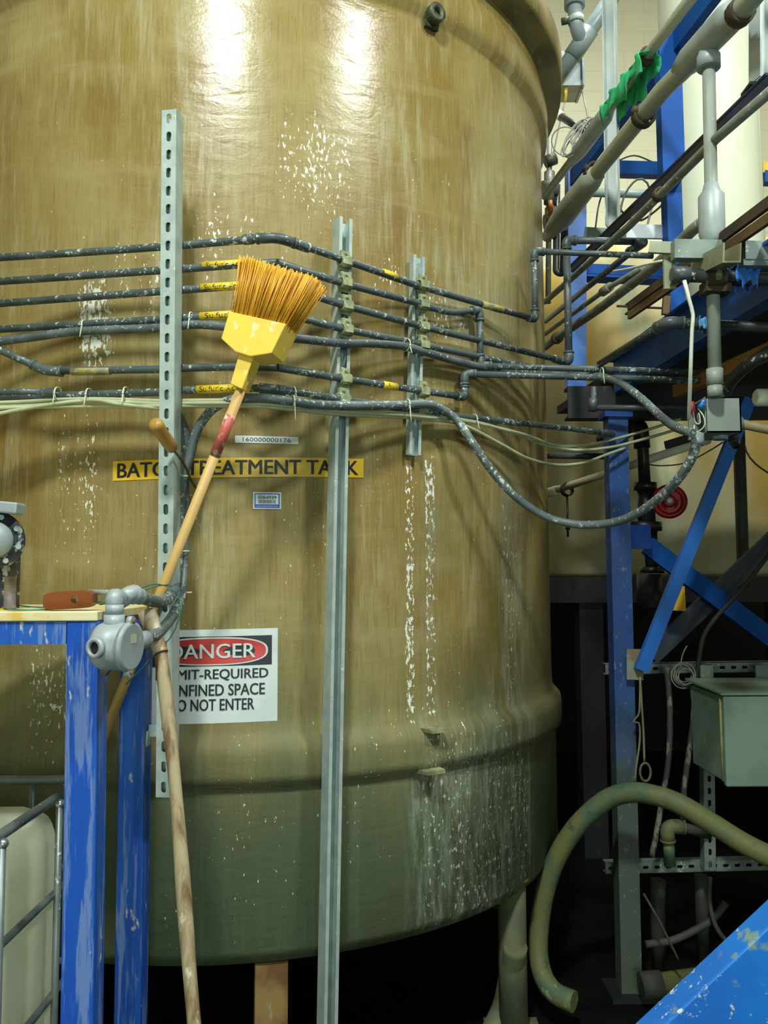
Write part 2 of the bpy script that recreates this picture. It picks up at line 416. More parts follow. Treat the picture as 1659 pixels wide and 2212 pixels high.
# legs of the tank
m_leg = M('rusty_orange_leg', (.27, .17, .055), .75, 0, (.14, .065, .02), 9, wear=.35, wcol=(.35, .36, .25))
p = T(588, 2098); n, s = radial(p); q = p - n*.05
bm = NB(); bar(bm, (q.x, q.y, 0), (q.x, q.y, TZB+.004), .088, .06, s); box(bm, (q.x-.09, q.y-.09, 0), (q.x+.09, q.y+.09, .014))
build('leg', bm, m_leg, tank)
# ------------------------------------------------------------------ stickers on the tank
def on_tank(u0, z0, tilt=0.0, eps=.0015):
    def f(x, y, dz=0.0):
        u = u0 + x; z = z0 + y + x*tilt; a = u/TR; R = TR + eps + dz
        return Vector((TCX + R*math.sin(a), TCY - R*math.cos(a), z))
    return f
def patch(bm, f, x0, y0, x1, y1, mi, n=12, thick=None):
    g = [[bm.verts.new(f(x0 + (x1-x0)*i/n, y)) for i in range(n+1)] for y in (y0, y1)]
    for i in range(n): bm.faces.new((g[0][i], g[0][i+1], g[1][i+1], g[1][i])).material_index = mi
m_white = M('sticker_white', (.62, .68, .66), .4, 0, (.55, .62, .60), 12)
m_yel = M('sticker_yellow', (.78, .50, .02), .4, 0, (.70, .44, .02), 20, dust=.12)
m_blk = M('print_black', (.012, .014, .02), .45)
m_red = M('print_red', (.55, .035, .025), .4)
m_blue_print = M('print_blue', (.02, .09, .42), .4)
def sticker(name, mats, uvr, label, cat, draw, tilt=0.0):
    u0, u1, v0, v1 = uvr; bm = NB(); draw(bm, lambda e=.0015: on_tank(u0, v0, tilt, e), u1-u0, v1-v0)
    o = build(name, bm, mats, recalc=False); tag(o, label, cat); 
    md = o.modifiers.new('thickness', 'SOLIDIFY'); md.thickness = .0006; md.offset = 0
    return o
def d_danger(bm, F, w, h):
    patch(bm, F(), 0, 0, w, h, 0, 24)
    bx0, bx1, by0, by1 = w*.045, w*.955, h*.608, h*.925
    patch(bm, F(.0022), bx0, by0, bx1, by1, 1, 24)
    cx, cy = w/2, (by0+by1)/2
    for k, (rx, ry, mi, e) in enumerate(((w*.425, h*.150, 0, .0029), (w*.410, h*.135, 2, .0036))):
        f = F(e); c0 = bm.verts.new(f(cx, cy)); ring = []
        for j in range(64):
            th = 2*PI*j/64; ex = 2.6
            X = math.copysign(abs(math.cos(th))**(2/ex), math.cos(th)); Yv = math.copysign(abs(math.sin(th))**(2/ex), math.sin(th))
            ring.append(bm.verts.new(f(cx + rx*X, cy + ry*Yv)))
        for j in range(64): bm.faces.new((c0, ring[j], ring[(j+1) % 64])).material_index = mi
    put_text(bm, 'DANGER', F(.0043), w*.175, cy-h*.078, w*.65, h*.156, 0, .045)
    for s, x0, x1, y in (('PERMIT-REQUIRED', .075, .925, .452), ('CONFINED SPACE', .10, .90, .292), ('DO NOT ENTER', .18, .82, .135)):
        put_text(bm, s, F(.0022), w*x0, h*y, w*(x1-x0), h*.122, 1, .05)
u0, u1, v0, v1 = uvrect(385, 1362, 599, 1560)
wd = (v1-v0)*1.41
sticker('danger_sign', [m_white, m_blk, m_red], (u1-wd, u1, v0, v1), 'white danger sign with red oval stuck on the brown tank behind the slotted strut', 'sign', d_danger, .012)
def d_batch(bm, F, w, h):
    patch(bm, F(), 0, 0, w, h, 0, 30)
    put_text(bm, 'BATCH TREATMENT TANK', F(.0022), w*.018, h*.13, w*.955, h*.74, 1, .07)
u0, u1, v0, v1 = uvrect(245, 996, 785, 1033); v0 = tank_uv(245, 1039)[1]; v1 = tank_uv(245, 997)[1]
zr0 = tank_uv(785, 1032)[1]
sticker('tank_name_label', [m_yel, m_blk], (u0, u1, v0, v1), 'long yellow label reading BATCH TREATMENT TANK in black letters', 'label', d_batch, (zr0-v0)/(u1-u0))
def d_num(bm, F, w, h):
    patch(bm, F(), 0, 0, w, h, 0, 12); put_text(bm, '160000000176', F(.0022), w*.12, h*.22, w*.76, h*.56, 1, 0)
sticker('number_plate', [m_white, m_blk], uvrect(508, 941, 644, 960), 'narrow white number strip 160000000176 above the yellow tank label', 'label', d_num)
def d_asset(bm, F, w, h):
    patch(bm, F(), 0, 0, w, h, 0, 6); patch(bm, F(.002), w*.045, h*.07, w*.955, h*.93, 2, 6); patch(bm, F(.0025), w*.09, h*.28, w*.90, h*.86, 0, 6)
    put_text(bm, '5064939', F(.003), w*.17, h*.60, w*.66, h*.18, 1, .03)
    x = .19
    while x < .80:
        q = random.choice((.008, .012, .018)); patch(bm, F(.003), w*x, h*.33, w*(x+q), h*.54, 1, 1); x += q + random.choice((.008, .012, .016))
    put_text(bm, 'www.allsurplus.com', F(.003), w*.11, h*.115, w*.76, h*.09, 0, 0)
sticker('asset_label', [m_white, m_blk, m_blue_print], uvrect(547, 1063, 607, 1100), 'small blue bordered barcode sticker 5064939 below the yellow tank label', 'label', d_asset)
# ================================================================== struts in front of the tank
m_galv = M('galvanised_steel', (.42, .51, .48), .45, .15, (.33, .42, .40), 18, dust=.15, dcol=(.6, .66, .62))
m_galv_dim = M('weathered_galvanised', (.24, .30, .27), .5, .35, (.17, .22, .19), 12, dust=.3, dcol=(.5, .55, .46), wear=.1, wcol=(.2, .22, .12))
m_inside = m_galv_dim
m_clamp = M('green_corroded_clamp', (.34, .36, .20), .7, .2, (.20, .24, .13), 40, dust=.3)
m_pvc = M('dark_grey_plastic_pipe', (.078, .104, .104), .42, 0, (.050, .072, .070), 12, dust=.5, dcol=(.48, .55, .52), dscale=85, dstretch=(1, 1, 1))
m_pvc_clean = M('grey_plastic_pipe', (.075, .095, .10), .4, 0, (.055, .07, .075), 12, dust=.15)
m_flex = M('grey_flexible_conduit', (.115, .150, .150), .45, 0, (.06, .08, .085), 12, dust=.34, dscale=110)
m_tie = M('pale_plastic', (.62, .66, .50), .4, 0, (.5, .55, .4), 20)
m_grey_box = M('grey_painted_casting', (.33, .38, .40), .45, .1, (.27, .32, .34), 14, dust=.12, wear=.1, wcol=(.3, .22, .1))
m_mark = M('pipe_marker_yellow', (.82, .58, .02), .4, 0, (.72, .50, .02), 25, dust=.26)
UP = Vector((0, 0, 1))

# slotted strut standing in front of the pipes (back of the channel towards us)
a, b_ = P(354, 1722, 2.076), P(366, 238, 2.076)
s3 = thing('slotted_strut', a, 'tall galvanised slotted strut standing left in front of the pipes', 'strut')
fx = Vector((math.cos(.16), -math.sin(.16), 0))    # web faces a little to the left
bm = NB(); ax = (b_-a).normalized(); w = .040
slotted(bm, a, b_, w, .0026, fx, pitch=.0478, sl=.027, sw=.0135)
dirn = fx.cross(ax).normalized()
if dirn.y < 0: dirn = -dirn
for sg in (-1, 1):
    e = fx*(sg*(w/2-.0013)); bar(bm, a + e + dirn*.0215, b_ + e + dirn*.0215, .0026, .041, fx)
    e2 = fx*(sg*(w/2-.005)); bar(bm, a + e2 + dirn*.041, b_ + e2 + dirn*.041, .010, .0026, fx)
bar(bm, a + dirn*.037, b_ - ax*.075 + dirn*.037, w*.9, .002, fx)  # plate added behind the slots to keep the channel interior dark
build('channel', bm, m_galv, s3)
bm = NB(); q = P(322, 1578, 2.16); bar(bm, q, P(352, 1578, 2.16), .03, .006, (0, 0, 1)); bar(bm, q, P(318, 1610, 2.16), .03, .006, (0, 1, 0)); build('bracket', bm, m_galv, s3)
bm = NB(); bar(bm, P(347, 1392, 2.12), P(374, 1388, 2.12), .012, .012, (0, 1, 0)); build('bracket', bm, m_galv, s3)

def open_strut(name, pt, pb, w, h, label, clamps, extra_floor=False, rot=0.0):
    th = thing(name, pb, label, 'strut')
    n = NR.copy(); n.rotate(Matrix.Rotation(rot, 3, 'Z'))      # opening direction
    ax = (pt-pb).normalized(); side = ax.cross(n).normalized()
    bm = NB()
    poly = u_outline(w, h, .0026, .0095)
    t, s, u = frame_of(pb, pt, side)
    if u.dot(n) < 0: side = -side
    extrude(bm, poly, pb - n*h, pt - n*h, side)
    build('channel', bm, m_galv, th)
    for (cx, cy, r) in clamps:
        bm = NB(); c = S(cx, cy)
        d_ = (_R0-_B0).normalized()
        # two half straps around the pipe with a bolted ear
        c2 = c
        lathe(bm, [(r+.0005, -.0175), (r+.0055, -.0175), (r+.0055, .0175), (r+.0005, .0175)], c2, d_, 18, closed=True)
        bar(bm, c2 + UP*(r+.002), c2 + UP*(r+.020), .030, .009, d_)
        bar(bm, c2 - UP*(r-.004) - n*r*.9, c2 - UP*(r+.012) - n*r, .030, .006, d_)
        lathe(bm, [(.0055, -.012), (.0055, .012)], c2 + UP*(r+.013), NR, 6)
        bar(bm, c2 + n*(r+.002), c2 + n*(r+.007), .026, .022, d_)
        build('pipe_clamp', bm, m_clamp, th)
    return th
PR = .0103
pt = S(748, 470, -.012); pb0 = P(715, 2212, pt.y - .02); dd = (pb0-pt).normalized(); pb = pt + dd*(pt.z/ -dd.z)
open_strut('channel_strut', pt, pb, .041, .041, 'long galvanised channel strut right of the broom, reaching down to the floor',
           [(745, 566, PR), (746, 612, PR), (748, 661, PR), (748, 712, PR), (745, 819, PR), (741, 862, PR)], rot=-.15)
pt = S(906, 552, -.012); pb = P(897, 982, pt.y - .005)
open_strut('channel_strut', pt, pb, .041, .022, 'short galvanised channel strut on the tank wall, ending above the white drips',
           [(913, 616, PR), (914, 658, PR), (914, 706, PR), (914, 746, PR), (914, 846, PR), (911, 884, PR)], rot=-.15)

# ================================================================== pipes round the tank
def toward(p):
    return (C0 - p).normalized()
def elbow(name, th, pts, r, mat):
    bm = NB(); tube(bm, fillet(pts, 1.0, 8), r, 14)
    for e, o in ((pts[0], pts[1]), (pts[-1], pts[-2])):
        t = (Vector(o)-Vector(e)).normalized(); tube(bm, [Vector(e) - t*.001, Vector(e) + t*.006], r*1.09, 14)
    build(name, bm, mat, th)
def along(poly, d):
    for a, b in zip(poly, poly[1:]):
        L = (b-a).length
        if d <= L: return a + (b-a)*(d/L), (b-a).normalized()
        d -= L
    return poly[-1], (poly[-1]-poly[-2]).normalized()
def marker(th, a, b, r, text, x0=.08, x1=.92, hh=.75, name='pipe_marker', mat=None):
    """yellow wrap-around label from a to b"""
    a, b = Vector(a), Vector(b); bm = NB(); L = (b-a).length; t = (b-a).normalized()
    if t.x < 0: a, b, t = b, a, -t
    tube(bm, [a, b], r + .0009, 18)
    f = toward((a+b)/2); f = (f - t*f.dot(t)).normalized(); u = f.cross(t).normalized()
    if u.z < 0: u = -u
    R = r + .0013
    def F(x, y):
        an = y/R; return a + t*x + (f*math.cos(an) + u*math.sin(an))*R
    if text: put_text(bm, text, F, L*x0, -r*hh+.002, L*(x1-x0), 2*r*hh, 1, 0)
    build(name, bm, [mat or m_mark, m_blk], th, recalc=False)
def tie(th, p, t, r, tail=.02):
    bm = NB(); t = Vector(t).normalized()
    lathe(bm, [(r+.0003, -.002), (r+.002, -.002), (r+.002, .002), (r+.0003, .002)], p, t, 16, closed=True)
    f = toward(Vector(p)); f = (f - t*f.dot(t)).normalized()
    sphere(bm, Vector(p) + f*(r+.002) + UP*.002, .0035, seg=8)
    if tail: tube(bm, [Vector(p) + f*(r+.002), Vector(p) + f*(r+.006) - UP*tail*.6, Vector(p) + f*(r+.010) - UP*tail], .0016, 6)
    build('cable_tie', bm, m_tie, th)
def pipe_run(label, segs, r, elbows=(), couplings=(), mat=None, group='pipes around the tank', name='plastic_pipe', cat='pipe', fr=None):
    """segs: list of polylines (rigid pipe lengths); elbows: lists of three points; couplings: (a, b)"""
    th = thing(name, segs[0][0], label, cat, group); mat = mat or m_pvc
    for s in segs:
        bm = NB(); tube(bm, fillet(s, .05, 6) if len(s) > 2 else s, r, 14); build('pipe', bm, mat, th)
    for e in elbows: elbow('elbow', th, e, r*1.34, mat)
    for a, b in couplings:
        bm = NB(); a, b = Vector(a), Vector(b); t = (b-a).normalized(); L = (b-a).length
        tube(bm, [a, a+t*.003, a+t*.004, b-t*.004, b-t*.003, b], [r*1.2, r*1.34, r*1.34, r*1.34, r*1.34, r*1.2], 14); build('coupling', bm, mat, th)
    return th
def toward_pt(a, b, d):
    a, b = Vector(a), Vector(b); return a + (b-a).normalized()*d
def corner(a, b, c, d=.035):
    return [toward_pt(b, a, d), Vector(b), toward_pt(b, c, d)]
# 1 topmost
a, k0, k = S(-60, 560), S(395, 530), S(599, 513); m_, e = S(700, 546), S(1156, 690)
up = P(1154, 543, e.y); rt = P(1410, 553, e.y+.03)
t1 = pipe_run('topmost dark grey pipe around the tank, with an elbow bend just above the broom', [[a, S(200, 544), k0, S(548, 517), k], [k, m_, S(905, 618), e], [e, up], [up, rt]], PR,
              [corner(S(548, 516), k, m_, .055), corner(m_, e, up), corner(e, up, rt)], [(S(526, 518), S(548, 516)), (S(640, 526.5), S(668, 536))])
marker(t1, S(826, 588), S(855, 599), PR, None)
marker(t1, S(1040, 657), S(1085, 670), PR, None, mat=M('faded_marker', (.40, .34, .10), .6, 0, (.16, .18, .12), 30, dust=.3))
# 2
e = S(1036, 670); dn = Vector((e.x, e.y, P(1036, 790, e.y).z)); rt = P(1530, 805, e.y+.09)
k = S(599, 567)
t2 = pipe_run('second dark pipe from the top, with a vertical drop right of the short strut', [[S(-60, 612), S(395, 581), S(540, 570), k], [k, S(728, 608), S(911, 657), S(936, 666), S(975, 676), S(1015, 671), e], [e, dn], [dn, rt]], PR,
              [corner(S(995, 673), e, dn), corner(e, dn, rt)], [(rt - (rt-dn).normalized()*.03, rt)])
marker(t2, S(439, 575), S(530, 569), PR, 'Sulfuric Acid', .1, 1.0)
# 3
k = S(599, 613); e = S(1222, 781)
t3 = pipe_run('third dark pipe from the top, ending in an elbow at the tank edge', [[S(-60, 660), S(395, 626), S(540, 616), k], [k, S(738, 658), S(911, 705), e]], PR, [], [(S(1196, 775), e)])
marker(t3, S(435, 622), S(524, 617), PR, 'Sulfuric Acid', .1, 1.0)
# 4
k = S(599, 674); e = S(1150, 793)
t4 = pipe_run('fourth dark pipe from the top, tied to a ribbed conduit on the left', [[S(-60, 715), S(395, 687), S(500, 680), k], [k, S(738, 710), S(921, 746), S(1092, 783), e, P(1240, 809, 2.93)]], PR)
marker(t4, S(433, 684), S(515, 679), PR, 'Sulfuric', .15, .9)
for px, py in ((182, 703), (413, 686)): tie(t4, S(px, py), S(px+20, py-1) - S(px, py), PR+.003, .03)
# 5 flexible conduit below the fourth pipe
th = thing('flexible_conduit', S(0, 737), 'ribbed grey conduit running just under the fourth pipe to the open junction box', 'conduit')
bm = NB(); o = .004
flex(bm, [S(-60, 744, o), S(0, 737, o), S(80, 727, o), S(166, 716, o), S(348, 708, o), S(420, 701, o), S(490, 706, o), S(560, 716, o), S(605, 726, o), S(659, 733, o), S(735, 741, o), S(800, 742, o), S(874, 748, o), S(914, 759, o), S(1000, 784, o),
          S(1100, 803, o+.01), S(1200, 808, o+.03), P(1293, 813, 2.62), P(1340, 828, 2.52), P(1380, 856, 2.42), P(1415, 888, 2.3), P(1453, 919, 2.16), P(1496, 936, 2.06)], .0112)
build('hose', bm, m_flex, th); tie(th, S(877, 745, .004), S(890, 748) - S(870, 743), .018, .02); tie(th, P(1300, 808, 2.6), Vector((1, 0, 0)), .02, .03)
# 6
k = S(599, 794); e = S(1004, 858); upp = Vector((e.x, e.y, S(1010, 809).z)); rt = P(1512, 822, e.y+.12); l0, l1 = S(-40, 738), S(100, 801)
t6 = pipe_run('sixth dark pipe that slopes down at the left and steps up at the right', [[l0, l1], [l1, S(345, 798), S(395, 795), S(510, 792), k], [k, S(735, 817), S(924, 846), e], [e, upp], [upp, rt]], PR,
              [corner(l0, l1, S(160, 803), .045), corner(S(924, 846), e, upp), corner(e, upp, rt)])
marker(t6, S(155, 802), S(238, 801), PR, None, mat=MATS['faded_marker'])
marker(t6, S(826, 831), S(856, 836), PR, 'JS-11', .12, .88, .6)
# 7
k = S(599, 840)
t7 = pipe_run('lowest dark pipe around the tank, just above the cream tubing bundle', [[S(-60, 861), S(345, 847), S(395, 843), S(540, 838), k], [k, S(735, 862), S(980, 898), S(1240, 927), S(1322, 938, .0)]], PR,
              [], [(S(560, 838, .004), S(618, 844, .004)), (S(1296, 934), S(1324, 938))])
marker(t7, S(426, 842), S(522, 838), PR, 'Sulfuric Acid', .08, 1.0)
for px, py in ((632, 847), (1024, 905)): tie(t7, S(px, py), S(px+20, py+3) - S(px, py), PR+.003, .03)
t8 = pipe_run('short dark pipe stub above the lowest pipe at the far left', [[S(-60, 848, .004), S(112, 846, .004)]], PR*.9, [], [(S(90, 848, .006), S(122, 849, .006))])
for px, py in ((125, 850), (192, 853), (272, 850)): tie(t8, S(px, py, .008), S(px+20, py) - S(px, py), PR+.006, .03)
# big looping conduit
th = thing('flexible_conduit', S(560, 850), 'long ribbed grey conduit that sags in a big loop to the right of the tank', 'conduit')
bm = NB(); q = .024
flex(bm, [P(377, 1262, 2.12), P(383, 1230, 2.14), P(386, 1150, 2.16), P(389, 1090, 2.165), P(396, 1030, 2.17), P(409, 990, 2.17), P(420, 945, 2.17), P(437, 910, 2.16), P(462, 882, 2.14), P(499, 864, 2.11), S(545, 860, q), S(590, 863, q), S(640, 868, q),
          S(682, 874, q), S(782, 876, q), S(878, 874, q), S(925, 873, q), S(955, 884, q), S(987, 908, q+.01), P(1020, 955, 2.46), P(1060, 1014, 2.48), P(1102, 1062, 2.5), P(1143, 1095, 2.52), P(1187, 1119, 2.52), P(1240, 1132, 2.5),
          P(1290, 1133, 2.46), P(1335, 1126, 2.4), P(1378, 1108, 2.33), P(1421, 1078, 2.25), P(1455, 1046, 2.18), P(1483, 1010, 2.13), P(1500, 975, 2.10), P(1509, 944, 2.09)], .0118)
build('hose', bm, M('dusty_flexible_conduit', (.13, .165, .17), .5, 0, (.09, .12, .125), 12, dust=.46, dscale=80), th)
bm = NB(); lathe(bm, [(.012, 0), (.0165, 0), (.0165, .018), (.014, .018), (.014, .03), (.010, .03)], P(1505, 960, 2.09), P(1509, 938, 2.09)-P(1505, 960, 2.09), 8); build('conduit_fitting', bm, m_grey_box, th)
for px, py in ((880, 873), (632, 866)): tie(th, S(px, py, q), Vector((1, .5, 0)), .0135, .05)
# second conduit down beside the strut
th = thing('flexible_conduit', P(395, 905, 2.17), 'ribbed grey conduit strapped down the right side of the slotted strut', 'conduit')
bm = NB(); flex(bm, [P(372, 884, 2.19), P(388, 902, 2.18), P(400, 935, 2.18), P(401, 985, 2.19), P(399, 1060, 2.195), P(398, 1150, 2.19), P(396, 1230, 2.17), P(391, 1290, 2.12), P(376, 1325, 2.03), P(358, 1350, 1.92), P(340, 1369, 1.80), P(318, 1378, 1.74)], .0118)
build('hose', bm, m_flex, th)
for px, py in ((385, 1030), (383, 1191), (388, 1280)): tie(th, P(px+6, py, 2.17), (0, 0, 1), .023, 0)
# cream tubing
m_tube = M('cream_plastic_tube', (.62, .66, .42), .35, 0, (.52, .56, .34), 14)
m_tube.node_tree.nodes['Principled BSDF'].inputs['Transmission Weight'].default_value = .25
def tubing(label, pts, r=.0054):
    bm = NB(); tube(bm, catmull(pts, .02), r, 8); return one('plastic_tube', bm, m_tube, label, 'tube', 'cream tubing bundle')
q = .003
common = lambda dy, q: [S(430, 868+dy, q), S(530, 868+dy, q), S(600, 872+dy, q), S(735, 886+dy, q), S(850, 893+dy*.8, q), S(925, 900+dy*.6, q)]
tubing('uppermost cream plastic tube of the bundle below the pipes', [S(-60, 872, q), S(60, 867, q), S(140, 862, q), S(230, 862, q), S(345, 866, q)] + common(-3, q) + [S(1020, 912, q), S(1130, 938, q), P(1200, 962, 2.9), P(1262, 962, 3.0), P(1330, 948, 3.05), P(1400, 928, 3.1), P(1470, 905, 3.1)])
tubing('cream plastic tube in the middle of the bundle, rising at the left', [S(-60, 905, q+.01), S(0, 893, q+.01), S(60, 882, q+.01), S(130, 871, q+.01), S(200, 866, q+.01), S(345, 872, q)] + common(3, q+.008) + [S(1010, 908, q), S(1110, 935, q), P(1165, 958, 2.85), P(1240, 972, 2.95), P(1320, 966, 3.0), P(1400, 946, 3.05), P(1470, 925, 3.05)])
tubing('cream plastic tube with a drooping tail behind the slotted strut', [S(-60, 880, q-.003), S(0, 878, q-.003), S(120, 872, q-.003), S(200, 864, q+.016), S(250, 872, q+.016), S(300, 878, q+.010), S(345, 882, q), S(375, 884, -.01)])
tubing('lowest cream tube, sagging deepest below the pipes at right', [S(-60, 884, q+.004), S(100, 879, q+.004), S(345, 877, q+.004)] + common(9, q+.003) + [S(1000, 918, q), S(1080, 958, q), S(1140, 990, q), P(1200, 1004, 2.9), P(1260, 1000, 3.0), P(1310, 982, 3.05), P(1350, 968, 3.08)])

# ================================================================== broom
Yb = 1.97
hb, ht = P(180, 1703, 2.15), P(522, 838, Yb)
e = (P(618, 585, Yb) - ht).normalized()
pxm = 1/ ((P(700, 700, Yb)-P(600, 700, Yb)).length/100)
f0 = Vector((e.z, 0, -e.x)).normalized(); f0 = (f0 - e*e.dot(f0)).normalized(); n0 = f0.cross(e).normalized()
if n0.y > 0: n0 = -n0
ang = math.radians(20)
W = (f0*math.cos(ang) + n0*math.sin(ang) - e*.13).normalized(); N = (n0*math.cos(ang) - f0*math.sin(ang))
def BR(s, w, d): return ht + e*(s/pxm) + W*(w/pxm) + N*(d/pxm)
broom = thing('broom', hb, 'yellow angle broom leaning upside down with orange bristles up', 'broom')
m_wood = M('pale_wood_handle', (.60, .41, .15), .5, 0, (.50, .32, .10), 7, (1, 1, .1), bump=.1)
bm = NB(); hd = (ht-hb).normalized(); tube(bm, [hb, hb+hd*.006, ht + hd*.02], [.0095, .0125, .0125], 16); build('handle', bm, m_wood, broom)
q0, q1 = P(500, 897, 1.98), P(463, 986, 1.99)
q0 = hb + hd*((q0-hb).dot(hd)); q1 = hb + hd*((q1-hb).dot(hd))
bm = NB(); tube(bm, [q1, q0], .0131, 18); build('handle_sticker', bm, M('red_sticker', (.48, .10, .08), .45, 0, (.66, .60, .46), 25, lo=.5, hi=.6), broom)
# cap: outline in (s, w), with depth
bm = NB(); D = 30
out = [(138, -80), (160, 66), (90, 58), (66, 12), (62, -28), (76, -74)]
fr = [bm.verts.new(BR(s, w, D)) for s, w in out]; bk = [bm.verts.new(BR(s, w, -D)) for s, w in out]
for i in range(6): bm.faces.new((fr[i], fr[(i+1) % 6], bk[(i+1) % 6], bk[i]))
bm.faces.new(fr); bm.faces.new(bk[::-1])
nk = [(72, -27), (72, 12), (-4, 12), (-4, -20)]
hexa(bm, [BR(s, w, 17) for s, w in nk] + [BR(s, w, -17) for s, w in nk])
bmesh.ops.bevel(bm, geom=bm.edges[:], offset=.0025, segments=2, affect='EDGES', profile=.5)
build('head_cap', bm, M('yellow_plastic', (.86, .62, .09), .38, 0, (.80, .56, .10), 10, dust=.22, dcol=(.85, .78, .45), dscale=25), broom)
bm = NB(); rnd = random.Random(3)
for i in range(74):
    for j in range(12):
        u = (i + rnd.random())/74; v = (j + rnd.random())/12
        s0, w0 = 126 + 22*u, -76 + 140*u; s1, w1 = 262 + 14*u + 4*rnd.uniform(-1, 1), -104 + 198*u + 3*rnd.uniform(-1, 1)
        d0 = -24 + 48*v; d1 = -34 + 68*v + 4*rnd.uniform(-1, 1)
        a, b_ = BR(s0, w0, d0), BR(s1, w1, d1); m_ = (a+b_)/2 + W*rnd.uniform(-3, 3)/pxm + N*rnd.uniform(-3, 3)/pxm
        tube(bm, [a, m_, b_], .0014, 4, mi=rnd.choice((0, 0, 0, 1)))
for i in range(7):
    a = BR(130, -78, rnd.uniform(-20, 25)); tube(bm, [a, BR(262 + rnd.uniform(-40, 0), -120 + 3*i, rnd.uniform(-20, 25))], .0006, 4, mi=1)
o = build('bristles', bm, [M('orange_bristle', (.80, .42, .028), .45, 0, (.70, .34, .02), 30, (1, 1, .2)), M('amber_bristle', (.50, .23, .012), .4)], broom)
# ================================================================== left: blue stand, its load, cage tank
m_blue = M('worn_blue_paint', (.010, .080, .44), .45, 0, (.022, .115, .47), 9, (1, 1, .12), wear=.54, wcol=(.13, .22, .50), wscale=34, wstretch=(1.6, 1.6, .12), dust=.16, dcol=(.55, .50, .45), dscale=40, dstretch=(1, 1, .4), spec=.3)
m_blue_rack = M('blue_rack_paint', (.004, .085, .37), .6, 0, (.004, .065, .30), 8, wear=.12, wcol=(.10, .22, .42), spec=.2)
m_plate = M('stained_cream_plate', (.72, .66, .40), .5, 0, (.68, .48, .10), 9, lo=.45, hi=.6, wear=.2, wcol=(.45, .22, .05))
tx0, tx1, ty0, ty1 = -1.75, -.592, 1.718, 2.205
zt = P(100, 1321, 1.72).z
stand = thing('steel_stand', (-.63, 1.75, 0), 'blue painted steel stand with a cream stained top at the left', 'stand')
bm = NB(); box(bm, (tx0, ty0, zt-.020), (tx1, ty1, zt)); bmesh.ops.bevel(bm, geom=bm.edges[:], offset=.002, segments=1, affect='EDGES', profile=.5); build('top_plate', bm, m_plate, stand)
zb_ = zt - .0202
lw = .066
def leg(x, y, x2=None):
    bm = NB(); bar(bm, (x if x2 is None else x2, y, 0), (x, y, zb_), lw, lw, (1, 0, 0))
    bmesh.ops.bevel(bm, geom=bm.edges[:], offset=.004, segments=2, affect='EDGES', profile=.5); build('leg', bm, m_blue, stand)
lx = P(187, 1400, 1.75).x
leg(lx, 1.755, lx+.012); leg(P(293, 1450, 2.16).x, 2.165, P(282, 2212, 2.16).x); leg(-1.68, 1.755); leg(-1.68, 2.165)
bm = NB(); bar(bm, (-1.64, 1.755, zb_-.024), (lx-.034, 1.755, zb_-.024), .046, .062, (0, 0, 1)); bar(bm, (-1.64, 2.165, zb_-.024), (lx-.034, 2.165, zb_-.024), .046, .062, (0, 0, 1))
bar(bm, (lx, 1.79, zb_-.024), (lx-.004, 2.13, zb_-.024), .046, .05, (0, 0, 1)); build('top_rail', bm, m_blue, stand)

# round junction box on the corner leg
jb = thing('junction_box', P(262, 1397, 1.70), 'round grey cast junction box with screw lid at the corner of the blue stand', 'junction box')
nl = Vector((.97, -.23, -.03)).normalized(); lc = P(277, 1397, 1.655); cc = lc - nl*.032; rl = .0475
bm = NB(); lathe(bm, [(rl*.90, -.030), (rl, -.020), (rl, .030)], cc, nl, 32)
hub = Vector((-.40, -.92, 0)).normalized()
build('body', bm, m_grey_box, jb)
bm = NB(); lathe(bm, [(.0165, .020), (.0165, .052), (.0125, .053), (.0125, .040)], cc, hub, 20); lathe(bm, [(.0205, .046), (.0205, .056), (.0125, .057), (.0125, .046)], cc, hub, 20, closed=True); build('side_hub', bm, m_grey_box, jb)
bm = NB(); lathe(bm, [(.0125, .0500), (.0122, .0504)], cc, hub, 16); build('hub_bore', bm, M('dark_bore', (.01, .01, .01), .8), jb)
bm = NB(); lathe(bm, [(rl+.002, .0305), (rl+.002, .0385), (rl-.004, .042)], cc, nl, 32)
sd = nl.cross(UP).normalized(); upn = sd.cross(nl)
for th_ in (.5, 1.5): 
    c = cc + nl*.0345 + (upn*math.sin(PI*th_))*(rl+.003); lathe(bm, [(.010, -.005), (.010, .006)], c, nl, 12)
lid = build('lid', bm, m_grey_box, jb)
bm = NB()
pass
bm.free()
for sg in (1, -1):
    bm = NB(); lathe(bm, [(.004, 0), (.004, .004)], cc + nl*.0405 + upn*sg*(rl+.003), nl, 6); build('lid_screw', bm, M('rusty_screw', (.25, .12, .03), .7), lid)
bm = NB(); c = cc + nl*.0424 + upn*.016 + sd*(-.002)
bar(bm, c - sd*.010, c + sd*.010, .018, .0006, upn); build('lid_tag', bm, M('cream_tag', (.62, .60, .42), .6), lid)
bm = NB(); tube(bm, [cc + UP*.030, cc + UP*.062], .0205, 20); tube(bm, [cc + UP*.062, cc + UP*.082], .0180, 20); build('top_hub', bm, m_grey_box, jb)
e0 = cc + UP*.080; e1 = P(263, 1296, 1.69); e2 = P(282, 1282, 1.70); e3 = P(303, 1289, 1.74)
bm = NB(); tube(bm, catmull([e0, e0 + UP*.018, e1, e2, e3], .006), [.0175]*1 if False else .0170, 16); sphere(bm, e2 + (e3-e2)*.3, .0205); build('elbow', bm, m_grey_box, jb)
bm = NB(); tube(bm, [e2, P(192, 1279, 1.80)], .0062, 10); build('side_rod', bm, m_galv, jb)
bm = NB(); flex(bm, [e3, P(322, 1296, 1.80), P(346, 1300, 1.90), P(364, 1292, 2.0), P(374, 1276, 2.07), P(378, 1262, 2.115)], .0125); build('hose', bm, MATS['dusty_flexible_conduit'], jb)
